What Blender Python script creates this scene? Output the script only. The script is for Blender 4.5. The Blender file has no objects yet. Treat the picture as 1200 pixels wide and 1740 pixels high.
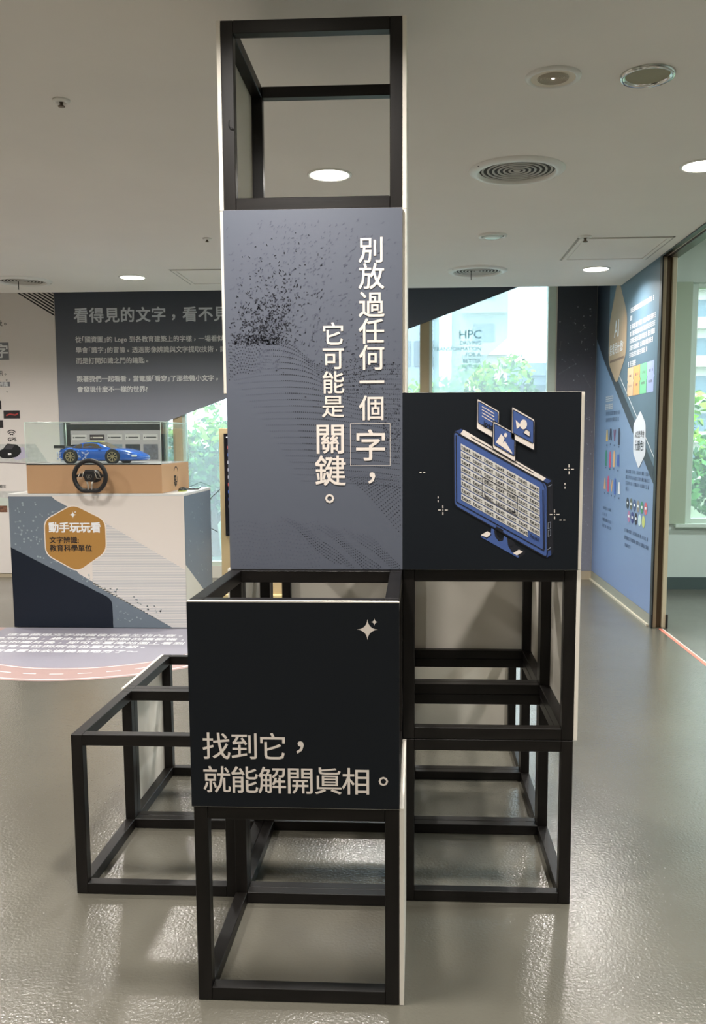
import bpy, bmesh, math, random
from mathutils import Vector, Matrix
random.seed(7)
S = bpy.context.scene
C = S.collection
PI = math.pi

# ------------------------------------------------------------------ camera
def make_camera():
    cx, cy, f = 629.53, 914.89, 1528.99
    yw, pt, rl = -0.050534, -0.110732, -0.003861
    cam = bpy.data.cameras.new('camera'); o = bpy.data.objects.new('camera', cam); C.objects.link(o)
    fwd = Vector((math.sin(yw)*math.cos(pt), math.cos(yw)*math.cos(pt), math.sin(pt)))
    rt = Vector((math.cos(yw), -math.sin(yw), 0)); up = rt.cross(fwd)
    r2 = math.cos(rl)*rt + math.sin(rl)*up; u2 = -math.sin(rl)*rt + math.cos(rl)*up
    m = Matrix((r2, u2, -fwd)).transposed().to_4x4(); m.translation = Vector((0.5322, -2.0524, 1.3731))
    o.matrix_world = m
    cam.sensor_fit = 'VERTICAL'; cam.sensor_height = 24; cam.sensor_width = 24
    cam.lens = 24*f/1740
    cam.shift_x = (600-cx)/1740; cam.shift_y = (cy-870)/1740
    cam.clip_start = 0.05; cam.clip_end = 400
    S.camera = o
make_camera()

# ------------------------------------------------------------------ world, sun, exposure
W = bpy.data.worlds.new('world'); S.world = W; W.use_nodes = True
bg = W.node_tree.nodes['Background']
bg.inputs['Color'].default_value = (0.90, 0.96, 1.0, 1); bg.inputs['Strength'].default_value = 4.4
sl = bpy.data.lights.new('sun', 'SUN'); sl.energy = 3.0; sl.angle = 0.02; sl.color = (1, .96, .88)
so = bpy.data.objects.new('sun', sl); C.objects.link(so); so.rotation_euler = (math.radians(42), 0, math.radians(-28))
S.view_settings.view_transform = 'Standard'; S.view_settings.look = 'None'
S.view_settings.gamma = 1; S.view_settings.use_curve_mapping = False
S.view_settings.exposure = 1.08
S.cycles.use_denoising = True
S.cycles.max_bounces = 8; S.cycles.diffuse_bounces = 4; S.cycles.glossy_bounces = 4
S.cycles.transparent_max_bounces = 16; S.cycles.sample_clamp_indirect = 6
LAMP_POWER = 13.5
LAMP_COLOR = (1.0, 0.95, 0.90)

# ------------------------------------------------------------------ helpers
def lin(r, g, b):
    def f(v):
        v /= 255.0
        return v/12.92 if v <= .04045 else ((v+.055)/1.055)**2.4
    return (f(r), f(g), f(b), 1)
MATS = {}
def mat(name, rgb, rough=.6, metal=0, spec=.5, noise=0, nscale=20, stretch=None, bump=0, bscale=80, bdist=.001, grad=None, emit=0, coat=0):
    if name in MATS: return MATS[name]
    m = bpy.data.materials.new(name); m.use_nodes = True; nt = m.node_tree; N = nt.nodes; L = nt.links
    b = N['Principled BSDF']; b.inputs['Roughness'].default_value = rough; b.inputs['Metallic'].default_value = metal
    b.inputs['Specular IOR Level'].default_value = spec; b.inputs['Coat Weight'].default_value = coat
    col = lin(*rgb); b.inputs['Base Color'].default_value = col
    tc = N.new('ShaderNodeTexCoord'); src = tc.outputs['Object']
    if stretch:
        mp = N.new('ShaderNodeMapping'); mp.inputs['Scale'].default_value = stretch; L.new(src, mp.inputs['Vector']); src = mp.outputs['Vector']
    out = None
    if grad:   # printed colour gradient: (axis, lo, hi, rgb_lo, rgb_hi [, mid pos, rgb])
        sx = N.new('ShaderNodeSeparateXYZ'); L.new(tc.outputs['Object'], sx.inputs[0])
        mr = N.new('ShaderNodeMapRange'); mr.inputs['From Min'].default_value = grad[1]; mr.inputs['From Max'].default_value = grad[2]
        L.new(sx.outputs[grad[0]], mr.inputs['Value'])
        cr = N.new('ShaderNodeValToRGB'); L.new(mr.outputs[0], cr.inputs[0])
        cr.color_ramp.elements[0].color = lin(*grad[3]); cr.color_ramp.elements[1].color = lin(*grad[4])
        if len(grad) > 5:
            e = cr.color_ramp.elements.new(grad[5]); e.color = lin(*grad[6])
        out = cr.outputs[0]
    if noise:
        nz = N.new('ShaderNodeTexNoise'); nz.inputs['Scale'].default_value = nscale; nz.inputs['Detail'].default_value = 5; L.new(src, nz.inputs['Vector'])
        mx = N.new('ShaderNodeMix'); mx.data_type = 'RGBA'; mx.blend_type = 'MULTIPLY'; mx.inputs[0].default_value = 1
        mr2 = N.new('ShaderNodeMapRange'); mr2.inputs['From Min'].default_value = .3; mr2.inputs['From Max'].default_value = .7
        mr2.inputs['To Min'].default_value = 1-noise; mr2.inputs['To Max'].default_value = 1+noise; L.new(nz.outputs[0], mr2.inputs['Value'])
        cb = N.new('ShaderNodeCombineColor'); [L.new(mr2.outputs[0], cb.inputs[i]) for i in range(3)]
        if out: L.new(out, mx.inputs[6])
        else: mx.inputs[6].default_value = col
        L.new(cb.outputs[0], mx.inputs[7]); out = mx.outputs[2]
    if out: L.new(out, b.inputs['Base Color'])
    if bump:
        n2 = N.new('ShaderNodeTexNoise'); n2.inputs['Scale'].default_value = bscale; n2.inputs['Detail'].default_value = 3; L.new(src, n2.inputs['Vector'])
        bp = N.new('ShaderNodeBump'); bp.inputs['Strength'].default_value = bump; bp.inputs['Distance'].default_value = bdist
        L.new(n2.outputs[0], bp.inputs['Height']); L.new(bp.outputs[0], b.inputs['Normal'])
    if emit:
        b.inputs['Emission Color'].default_value = col; b.inputs['Emission Strength'].default_value = emit
    MATS[name] = m; return m
def glassy(name, tint, haze, hazecol=(235, 245, 245), rough=.02, fres=1.3):
    m = bpy.data.materials.new(name); m.use_nodes = True; nt = m.node_tree; N = nt.nodes; L = nt.links; N.clear()
    o = N.new('ShaderNodeOutputMaterial'); tr = N.new('ShaderNodeBsdfTransparent'); tr.inputs[0].default_value = lin(*tint)
    gl = N.new('ShaderNodeBsdfGlossy'); gl.inputs['Roughness'].default_value = rough
    fr = N.new('ShaderNodeFresnel'); fr.inputs[0].default_value = fres
    ge = N.new('ShaderNodeNewGeometry'); mm = N.new('ShaderNodeMath'); mm.operation = 'SUBTRACT'; mm.inputs[0].default_value = 1; L.new(ge.outputs['Backfacing'], mm.inputs[1])
    m2 = N.new('ShaderNodeMath'); m2.operation = 'MULTIPLY'; L.new(mm.outputs[0], m2.inputs[0]); L.new(fr.outputs[0], m2.inputs[1])
    a = N.new('ShaderNodeMixShader'); L.new(m2.outputs[0], a.inputs[0]); L.new(tr.outputs[0], a.inputs[1]); L.new(gl.outputs[0], a.inputs[2])
    last = a
    if haze:
        tl = N.new('ShaderNodeBsdfTranslucent'); tl.inputs[0].default_value = lin(*hazecol)
        b = N.new('ShaderNodeMixShader'); b.inputs[0].default_value = haze; L.new(a.outputs[0], b.inputs[1]); L.new(tl.outputs[0], b.inputs[2]); last = b
    L.new(last.outputs[0], o.inputs[0]); MATS[name] = m; return m

class MB:
    def __init__(s): s.v = []; s.f = []; s.m = []; s.sm = []
    def add(s, vs, fs, mi=0, smooth=False):
        n = len(s.v); s.v += [tuple(v) for v in vs]
        for f in fs: s.f.append([i+n for i in f]); s.m.append(mi); s.sm.append(smooth)
        return s
    def box(s, a, b, mi=0, bev=0):
        x0, y0, z0 = a; x1, y1, z1 = b
        if bev:
            vs = []; idx = {}
            for ax in range(3):
                pass
            bm = bmesh.new(); bmesh.ops.create_cube(bm, size=1)
            for v in bm.verts: v.co = Vector(((x0+x1)/2+v.co.x*(x1-x0), (y0+y1)/2+v.co.y*(y1-y0), (z0+z1)/2+v.co.z*(z1-z0)))
            bmesh.ops.bevel(bm, geom=bm.edges[:], offset=bev, segments=1, affect='EDGES')
            bm.verts.index_update()
            s.add([v.co[:] for v in bm.verts], [[v.index for v in f.verts] for f in bm.faces], mi); bm.free(); return s
        s.add([(x0,y0,z0),(x1,y0,z0),(x1,y1,z0),(x0,y1,z0),(x0,y0,z1),(x1,y0,z1),(x1,y1,z1),(x0,y1,z1)],
              [(0,3,2,1),(4,5,6,7),(0,1,5,4),(1,2,6,5),(2,3,7,6),(3,0,4,7)], mi); return s
    def prism(s, pts, z0, z1, M=None, mi=0):      # pts 2d CCW, extruded along local z, then transformed by M
        n = len(pts); vs = [Vector((p[0], p[1], z0)) for p in pts]+[Vector((p[0], p[1], z1)) for p in pts]
        if M: vs = [M @ v for v in vs]
        fs = [list(range(n))[::-1], list(range(n, 2*n))]+[(i, (i+1) % n, n+(i+1) % n, n+i) for i in range(n)]
        s.add([v[:] for v in vs], fs, mi); return s
    def lathe(s, prof, seg=40, M=None, mi=0, smooth=True, cap=True):   # prof [(r,z)]
        vs = []; fs = []; k = len(prof); prof = [(max(r, .0004), z) for r, z in prof]
        for i in range(seg):
            a = 2*PI*i/seg
            for r, z in prof: vs.append(Vector((r*math.cos(a), r*math.sin(a), z)))
        for i in range(seg):
            j = (i+1) % seg
            for t in range(k-1): fs.append((i*k+t, j*k+t, j*k+t+1, i*k+t+1))
        if M: vs = [M @ v for v in vs]
        s.add([v[:] for v in vs], fs, mi, smooth)
        if cap and not (k == 2 and prof[0][0] < .001):
            for t in (0, k-1):
                if prof[t][0] > 1e-5:
                    ring = [s_*k+t for s_ in range(seg)]; n = len(s.v)-seg*k
                    s.f.append([n+i for i in (ring if t else ring[::-1])]); s.m.append(mi); s.sm.append(False)
        return s
    def tube(s, pts, r, seg=8, closed=False, mi=0):
        pts = [Vector(p) for p in pts]; n = len(pts); vs = []; fs = []; u = None
        for i, p in enumerate(pts):
            a = pts[(i-1) % n] if (closed or i) else p; b = pts[(i+1) % n] if (closed or i < n-1) else p
            t = (b-a).normalized()
            if u is None: u = t.cross(Vector((0, 0, 1)) if abs(t.z) < .9 else Vector((1, 0, 0)))
            u = (u-t*u.dot(t)).normalized(); w = u.cross(t)
            rr = r[i] if isinstance(r, (list, tuple)) else r
            for k in range(seg):
                q = 2*PI*k/seg; vs.append((p+rr*(math.cos(q)*u+math.sin(q)*w))[:])
        for i in range(n if closed else n-1):
            j = (i+1) % n
            for k in range(seg): fs.append((i*seg+k, i*seg+(k+1) % seg, j*seg+(k+1) % seg, j*seg+k))
        if not closed: fs += [list(range(seg))[::-1], [(n-1)*seg+k for k in range(seg)]]
        s.add(vs, fs, mi, True); return s
    def mesh(s, name, mats):
        me = bpy.data.meshes.new(name); me.from_pydata(s.v, [], s.f)
        for m in (mats if isinstance(mats, (list, tuple)) else [mats]): me.materials.append(m)
        me.polygons.foreach_set('material_index', s.m); me.polygons.foreach_set('use_smooth', s.sm)
        me.update(); return me
    def build(s, name, mats, parent=None, kind=None):
        return link(name, s.mesh(name, mats), parent, kind)
def link(name, me, parent=None, kind=None, loc=None):
    o = bpy.data.objects.new(name, me); C.objects.link(o); o.parent = parent
    if kind: o['kind'] = kind
    if loc: o.location = loc
    return o
def thing(name, label, cat, loc=(0, 0, 0), rz=0, group=None):
    o = bpy.data.objects.new(name, None); C.objects.link(o); o.location = loc; o.rotation_euler = (0, 0, rz)
    o['label'] = label; o['category'] = cat
    if group: o['group'] = group
    return o
def tag(o, label, cat, group=None):
    o['label'] = label; o['category'] = cat
    if group: o['group'] = group
    return o
def struct(name, mb, m, parent=None):
    return mb.build(name, m, parent, None if parent else 'structure')

# ---- lettering and flat print
_gl = {}
def glyph(body, off=0.0, res=2):
    k = (body, off, res)
    if k not in _gl:
        if off:      # heavier weight: the same outline stamped a little to each side
            vs, fs = glyph(body, 0.0, res); V, F = [], []
            st = [(-off, -off), (off, -off), (off, off), (-off, off)] + ([(0, 0)] if off > .02 else [])
            for q_, (dx, dy) in enumerate(st):
                n = len(V); V += [(x+dx, y+dy, q_) for x, y, _ in vs]; F += [tuple(i+n for i in f) for f in fs]
            _gl[k] = (V, F); return _gl[k]
        c = bpy.data.curves.new('t', 'FONT'); c.body = body; c.size = 1; c.resolution_u = res; c.fill_mode = 'FRONT'
        o = bpy.data.objects.new('t', c); C.objects.link(o)
        dg = bpy.context.evaluated_depsgraph_get(); me = bpy.data.meshes.new_from_object(o.evaluated_get(dg))
        vs = [(v.co.x, v.co.y, 0) for v in me.vertices]; fs = [tuple(p.vertices) for p in me.polygons]
        bpy.data.objects.remove(o); bpy.data.curves.remove(c); bpy.data.meshes.remove(me)
        _gl[k] = (vs, fs)
    return _gl[k]
def is_cjk(ch): return ord(ch) > 0x2e80 or ch in '～'
class Canvas:
    """flat print on a plane: local u, v (metres); each layer stands a fraction of a millimetre proud"""
    def __init__(s, O, u, v, parent, lift=.0006):
        s.O = Vector(O); s.u = Vector(u); s.v = Vector(v); s.n = s.u.cross(s.v); s.parent = parent; s.lift = lift; s.parts = {}
    def part(s, name, mats=None):
        if name not in s.parts: s.parts[name] = (MB(), [])
        return s.parts[name]
    def put(s, name, m, pts, faces, layer):
        mb, ms = s.part(name)
        if m not in ms: ms.append(m)
        h = s.lift*(layer+1)
        mb.add([(s.O+s.u*p[0]+s.v*p[1]+s.n*(h+(p[2]*.00007 if len(p) > 2 else 0)))[:] for p in pts], faces, ms.index(m))
    def poly(s, name, m, pts, layer=0):
        a = sum(pts[i][0]*pts[(i+1) % len(pts)][1]-pts[(i+1) % len(pts)][0]*pts[i][1] for i in range(len(pts)))
        if a < 0: pts = pts[::-1]
        s.put(name, m, pts, [list(range(len(pts)))], layer)
    def rect(s, name, m, x0, y0, x1, y1, layer=0): s.poly(name, m, [(x0, y0), (x1, y0), (x1, y1), (x0, y1)], layer)
    def disc(s, name, m, x, y, r, layer=0, seg=16, ry=None, r0=0):
        ry = ry or r
        if r0 == 0: s.poly(name, m, [(x+r*math.cos(2*PI*i/seg), y+ry*math.sin(2*PI*i/seg)) for i in range(seg)], layer)
        else: s.line(name, m, [(x+(r+r0)/2*math.cos(2*PI*i/seg), y+(r+r0)/2*math.sin(2*PI*i/seg)) for i in range(seg+1)], r-r0, layer)
    def line(s, name, m, pts, w, layer=0):
        L, R = [], []; n = len(pts)
        for i, p in enumerate(pts):
            a = pts[max(i-1, 0)]; b = pts[min(i+1, n-1)]
            if i in (0, n-1) and pts[0] == pts[-1] and n > 2: a = pts[-2]; b = pts[1]
            d1 = Vector((p[0]-a[0], p[1]-a[1])); d2 = Vector((b[0]-p[0], b[1]-p[1])); k = 1; l = 1
            if d1.length > 1e-9 and d2.length > 1e-9:
                d1.normalize(); d2.normalize(); d_ = d1+d2
                if d_.length > 1e-6: d_.normalize(); k = 1/max(.4, d_.dot(d1))
                else: d_ = d1
            else: d_ = (d1 if d1.length > 1e-9 else d2).normalized()
            dx, dy = d_.x, d_.y
            ox, oy = -dy/l*w/2*k, dx/l*w/2*k
            L.append((p[0]+ox, p[1]+oy)); R.append((p[0]-ox, p[1]-oy))
        s.put(name, m, R+L, [(i, i+1, n+i+1, n+i) for i in range(n-1)], layer)
    def glyphs(s, name, m, body, x, y, size, off=.012, layer=1, sx=1.0, shear=None, res=2):
        vs, fs = glyph(body, off, res)
        if shear is None: pts = [(x+p[0]*size*sx, y+p[1]*size, p[2]) for p in vs]
        else: a, b = shear; pts = [(x+(p[0]*a[0]+p[1]*b[0])*size, y+(p[0]*a[1]+p[1]*b[1])*size, p[2]) for p in vs]
        s.put(name, m, pts, fs, layer)
    def char(s, name, m, ch, cx, cy, size, off=.012, layer=1):
        if ch in '，。':
            vs, _ = glyph(ch, off); xs = [v[0] for v in vs]; ys = [v[1] for v in vs]
            s.glyphs(name, m, ch, cx-(min(xs)+max(xs))/2*size, cy-(min(ys)+max(ys))/2*size, size, off, layer)
        else: s.glyphs(name, m, ch, cx-.5*size, cy-.38*size, size, off, layer)
    def text(s, name, m, body, x, cy, size, off=.012, layer=1, pitch=1.0, align='L', shear=None):
        i = 0; cur = 0.0; run = []
        while i < len(body):
            ch = body[i]
            if is_cjk(ch):
                if ch == '「': run.append((ch, cur-.5)); cur += .5
                elif ch == '」': run.append((ch, cur)); cur += .5
                elif ch in '，。': run.append((ch, cur+.22)); cur += pitch
                else: run.append((ch, cur)); cur += pitch
                i += 1
            elif ch == ' ': cur += .28; i += 1
            else:
                j = i
                while j < len(body) and not is_cjk(body[j]) and body[j] != ' ': j += 1
                w = body[i:j]; vs, _ = glyph(w, off); run.append((w, cur)); cur += max(v[0] for v in vs)+.06; i = j
        x0 = x-(cur*size if align == 'R' else cur*size/2 if align == 'C' else 0)
        for w, c in run:
            dy = .12 if w in '，。' else 0
            if shear: s.glyphs(name, m, w, x0+c*size*shear[0][0], cy-.38*size+c*size*shear[0][1], size, off, layer, shear=shear)
            else: s.glyphs(name, m, w, x0+c*size, cy+(dy-.38)*size, size, off, layer)
    def finish(s):
        for k, (mb, ms) in s.parts.items(): mb.build(k, ms, s.parent, 'stuff' if ('dot_pattern' in k or 'small_print' in k or k in ('hatching', 'network_print', 'strip_print')) else None)
def rounded(pts, r, seg=4):
    out = []; n = len(pts)
    for i in range(n):
        p = Vector(pts[i]); a = (Vector(pts[i-1])-p); b = (Vector(pts[(i+1) % n])-p)
        ra = min(r, a.length*.45, b.length*.45); A = p+a.normalized()*ra; B = p+b.normalized()*ra
        for k in range(seg+1):
            t = k/seg; q = A*(1-t)**2+p*2*t*(1-t)+B*t*t; out.append((q.x, q.y))
    return out
def star4(cx, cy, r, k=.22, seg=6):
    out = []
    for i in range(4):
        a0 = PI/2*i; a1 = PI/2*(i+1)
        A = Vector((math.cos(a0), math.sin(a0)))*r; B = Vector((math.cos(a1), math.sin(a1)))*r; M = (A+B)*k*.35
        for j in range(seg):
            t = j/seg; q = A*(1-t)**2+M*2*t*(1-t)+B*t*t; out.append((cx+q.x, cy+q.y))
    return out

# ------------------------------------------------------------------ materials
ceil_m = mat('ceiling_paint', (226, 221, 214), .9, noise=.02, nscale=2)
wall_m = mat('wall_paint', (212, 208, 198), .85, noise=.03, nscale=3)
adj_m = mat('adjacent_wall_paint', (204, 214, 206), .85, noise=.03, nscale=3)
wood_m = mat('black_stained_wood', (19, 16, 14), .40, noise=.4, nscale=9, stretch=(6, 6, .6), bump=.25, bscale=30, bdist=.0006, spec=.3)
woodx_m = mat('black_stained_wood_x', (19, 16, 14), .40, noise=.4, nscale=9, stretch=(.6, 6, 6), bump=.25, bscale=30, bdist=.0006, spec=.3)
woody_m = mat('black_stained_wood_y', (19, 16, 14), .40, noise=.4, nscale=9, stretch=(6, .6, 6), bump=.25, bscale=30, bdist=.0006, spec=.3)
board_m = mat('white_foam_board', (226, 220, 208), .55)
dark_print = mat('dark_slate_print', (12, 18, 25), .5, spec=.28)
tower_print = mat('blue_grey_print', (120, 125, 138), .5, spec=.4, grad=('Z', 1.0, 2.0, (90, 95, 107), (176, 172, 206), .55, (103, 106, 122)))
dot_m = mat('dark_dot_ink', (30, 33, 44), .6)
dot2_m = mat('faint_dot_ink', (78, 82, 98), .6)
cream_ink = mat('cream_ink', (232, 222, 212), .6)
white_ink = mat('white_ink', (232, 234, 236), .6)
navy_ink = mat('navy_ink', (24, 32, 42), .6)
blue_ink = mat('blue_ink', (62, 88, 148), .6)
black_ink = mat('black_ink', (12, 14, 20), .6)

# floor: polished grey epoxy with an orange-peel gloss
def floor_material():
    m = mat('polished_epoxy_floor', (100, 97, 87), .2, noise=.09, nscale=1.3, spec=.95)
    nt = m.node_tree; N = nt.nodes; L = nt.links; b = N['Principled BSDF']; tc = [n for n in N if n.type == 'TEX_COORD'][0]
    n1 = N.new('ShaderNodeTexNoise'); n1.inputs['Scale'].default_value = 110; n1.inputs['Detail'].default_value = 2
    L.new(tc.outputs['Object'], n1.inputs['Vector'])
    bp = N.new('ShaderNodeBump'); bp.inputs['Strength'].default_value = .65; bp.inputs['Distance'].default_value = .0016
    L.new(n1.outputs[0], bp.inputs['Height']); L.new(bp.outputs[0], b.inputs['Normal'])
    n2 = N.new('ShaderNodeTexNoise'); n2.inputs['Scale'].default_value = 3; mr = N.new('ShaderNodeMapRange')
    L.new(tc.outputs['Object'], n2.inputs['Vector']); L.new(n2.outputs[0], mr.inputs['Value'])
    mr.inputs['To Min'].default_value = .15; mr.inputs['To Max'].default_value = .26; L.new(mr.outputs[0], b.inputs['Roughness'])
    return m
floor_m = floor_material()

# ------------------------------------------------------------------ room shell
ZC = 2.63; YB = 6.72; XR = 2.25
struct('floor', MB().box((-6.6, -6, -.1), (6.6, 7.0, 0)), floor_m)
ceil = struct('ceiling', MB().box((-6.6, -6, ZC), (2.30, 5.72, ZC+.12)).box((-6.6, 5.60, ZC+.12), (2.30, 5.72, 3.0)).box((-6.6, 5.72, 3.0), (2.36, 7.0, 3.1)), ceil_m)
struct('sun_block_slab', MB().box((-6.7, -6.1, 3.1), (2.359, 7.0, 3.25)), ceil_m)  # unseen slab added over the ceiling to stop sun leaking in
struct('wall_left', MB().box((-6.7, -6, 0), (-6.6, 7.0, 3.1)), wall_m)
struct('wall_rear', MB().box((-6.6, -6.1, 0), (6.6, -6, 3.2)), wall_m)
# back wall with the window opening x -1.99..1.86
struct('wall_back', MB().box((-6.6, YB, 0), (-1.99, YB+.2, 3.05)).box((1.86, YB, 0), (2.36, YB+.2, 3.05)).box((-1.99, YB, 0), (1.86, YB+.2, .12)).box((-1.99, YB, 2.95), (1.86, YB+.2, 3.05)), wall_m)
# partition on the right, from its end cap to the back wall
struct('wall_right', MB().box((XR, 4.50, 0), (2.342, YB, 3.1)), wall_m)
struct('baseboard_back', MB().box((1.86, YB-.012, 0), (XR, YB, .085)).box((-3.9, YB-.012, 0), (-1.99, YB, .035)), mat('cove_base_beige', (172, 160, 138), .6))
bb = MB().box((XR-.012, 4.50, 0), (XR, YB-.012, .085))
struct('baseboard_right', bb, mat('cove_base_grey', (150, 150, 138), .55))
struct('trim_1', MB().box((XR-.03, 4.52, 0), (XR-.012, YB-.012, .012)), mat('cove_bead', (196, 190, 170), .5))
# adjacent room
adj = MB().box((2.342, 6.16, 0), (2.95, 6.36, 3.2)).box((2.95, 6.16, 0), (5.2, 6.36, .57)).box((2.95, 6.16, 2.72), (5.2, 6.36, 3.2)).box((5.2, 6.16, 0), (6.6, 6.36, 3.2))
struct('wall_adjacent_back', adj, adj_m)
struct('wall_adjacent_right', MB().box((6.6, -6, 0), (6.7, 6.36, 3.2)), adj_m)
struct('ceiling_adjacent', MB().box((2.36, -6, 3.1), (6.6, 6.36, 3.2)), ceil_m)
struct('wall_header', MB().box((2.30, -6, 2.74), (2.36, 4.50, 3.1)), wall_m)
struct('baseboard_adjacent', MB().box((2.342, 6.145, 0), (6.6, 6.16, .11)), mat('dark_base', (70, 84, 82), .5))

# windows
alu_w = mat('white_window_frame', (205, 218, 205), .45)
alu_b = mat('beige_window_frame', (176, 160, 128), .5)
glass_m = glassy('frosted_window_film', (200, 208, 212), .20, (188, 196, 202))
glass2_m = glassy('clear_window_glass', (206, 214, 214), .08, (200, 208, 210))
def window(name, x0, x1, z0, z1, y, mulls, edge, gm, mw=.045, em=None):
    w = bpy.data.objects.new(name, None); C.objects.link(w); w['kind'] = 'structure'
    fr = MB()
    for a, b in ((x0, x0+edge), (x1-edge, x1)): fr.box((a, y, z0), (b, y+.09, z1), bev=.003)
    fr.box((x0+edge, y, z0), (x1-edge, y+.09, z0+.04)); fr.box((x0+edge, y, z1-.04), (x1-edge, y+.09, z1))
    fr.build('window_frame', em or alu_w, w)
    xs = [x0+edge]
    for mx in mulls:
        MB().box((mx-mw, y-.01, z0+.04), (mx+mw, y+.08, z1-.04), bev=.003).build('mullion', alu_b, w)
        MB().box((mx+mw, y+.005, z0+.04), (mx+mw+.03, y+.07, z1-.04)).build('mullion_cap', alu_w, w); xs += [mx-mw, mx+mw+.03]
    xs.append(x1-edge)
    for i in range(0, len(xs), 2):
        MB().box((xs[i], y+.045, z0+.04), (xs[i+1], y+.051, z1-.04)).build('pane', gm, w)
    return w
window('window_1', -1.99, 1.86, .12, 2.95, YB+.01, [-1.80, -.58, .615], .075, glass_m)
window('window_2', 2.95, 5.2, .60, 2.72, 6.20, [4.1], .07, glass2_m)
MB().box((2.86, 6.10, .565), (5.3, 6.2, .60), bev=.004).build('window_sill', alu_w, None, 'structure')
MB().box((2.80, 6.13, .60), (2.95, 6.16, 2.72)).build('trim_2', mat('window_reveal', (170, 182, 160), .6), None, 'structure')
# end cap of the partition and sliding track under the ceiling edge
post = bpy.data.objects.new('trim_3', None); C.objects.link(post); post['kind'] = 'structure'
brown = mat('bronze_metal', (84, 68, 50), .35, metal=.6); tan = mat('tan_metal', (150, 134, 108), .4, metal=.4); blk = mat('black_rubber', (16, 15, 14), .5)
MB().box((2.236, 4.44, 0), (2.246, 4.50, 2.62)).build('edge_strip', blk, post)
MB().box((2.246, 4.45, 0), (2.272, 4.50, 2.62), bev=.003).build('edge_profile', tan, post)
MB().box((2.272, 4.475, 0), (2.312, 4.50, 2.62)).build('groove', brown, post)
MB().box((2.312, 4.45, 0), (2.342, 4.50, 2.62), bev=.003).build('edge_profile', mat('cream_metal', (196, 186, 158), .45), post)
MB().box((2.230, 4.43, 0), (2.240, 4.47, .10)).build('end_shoe', blk, post)
MB().box((2.338, 4.43, 0), (2.350, 4.47, .10)).build('end_shoe', blk, post)
track = bpy.data.objects.new('trim_4', None); C.objects.link(track); track['kind'] = 'structure'
MB().box((2.236, -6, 2.622), (2.275, 4.50, 2.70), bev=.003).build('track_rail', mat('black_metal', (22, 21, 20), .35, metal=.3), track)
MB().box((2.29, -6, 2.615), (2.36, 4.50, 2.74), bev=.003).build('track_rail', mat('grey_metal', (78, 74, 68), .35, metal=.5), track)
MB().box((2.275, -6, 2.66), (2.29, 4.50, 2.72)).build('track_slot', blk, track)
# line on the floor under the track
fl = thing('floor_tape', 'thin pink and white line on the floor running from the partition end', 'tape', (2.295, 0, 0))
MB().box((-.012, -1.5, .0002), (.012, 4.42, .0012)).build('pink_strip', mat('pink_tape', (226, 130, 110), .5), fl)
MB().box((.012, -1.5, .0002), (.020, 4.42, .0016)).build('white_strip', mat('white_tape', (225, 215, 205), .5), fl)

# ------------------------------------------------------------------ ceiling fittings
trim_w = mat('white_fitting', (222, 220, 214), .35); chrome = mat('chrome', (210, 210, 205), .12, metal=1)
lamp_m = mat('lamp_diffuser', (255, 247, 232), .5, emit=9)
def disc_mesh(prof, m, name, seg=40): return MB().lathe(prof, seg, cap=False).mesh(name, m)
ring_me = disc_mesh([(.093, -.001), (.095, -.006), (.107, -.004), (.108, .0)], trim_w, 'trim_ring')
lens_me = disc_mesh([(.0, -.002), (.093, -.002), (.093, 0.0)], lamp_m, 'diffuser')
def downlight(x, y, label, vis=True):
    t = thing('downlight', label, 'ceiling light', (x, y, ZC), 0, 'round downlights in the ceiling')
    link('trim_ring', ring_me, t); link('diffuser', lens_me, t)
    l = bpy.data.lights.new('lamp', 'AREA'); l.shape = 'DISK'; l.size = .18; l.energy = LAMP_POWER; l.color = LAMP_COLOR; l.spread = math.radians(150)
    lo = bpy.data.objects.new('lamp', l); C.objects.link(lo); lo.parent = t; lo.location = (0, 0, -.012)
downlight(.117, 2.41, 'lit round downlight seen through the open top cube')
downlight(1.868, 2.374, 'lit round downlight cut by the right edge')
downlight(-1.679, 5.05, 'lit round downlight above the car counter')
downlight(1.881, 4.957, 'lit round downlight before the right wall graphic')
downlight(.117, 5.0, 'round downlight behind the tower')
for x, y in [(-1.68, 2.4), (-3.45, 2.4), (-3.45, 5.0), (-5.2, 5.0), (-5.2, 2.4), (.117, -.15), (1.868, -.15), (-1.68, -.15), (-3.45, -.15), (.117, -2.7), (1.868, -2.7), (-1.68, -2.7), (-3.45, -2.7), (-5.2, -.15)]:
    downlight(x, y, 'round downlight out of view, %s, %s' % ({5.0: 'row by windows', 2.4: 'row over rear cubes', -.15: 'row over nearest cube', -2.7: 'row behind camera'}[y], {.117: 'tower line', 1.868: 'right aisle', -1.68: 'first left of tower', -3.45: 'second left of tower', -5.2: 'third left of tower'}[x]))
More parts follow.
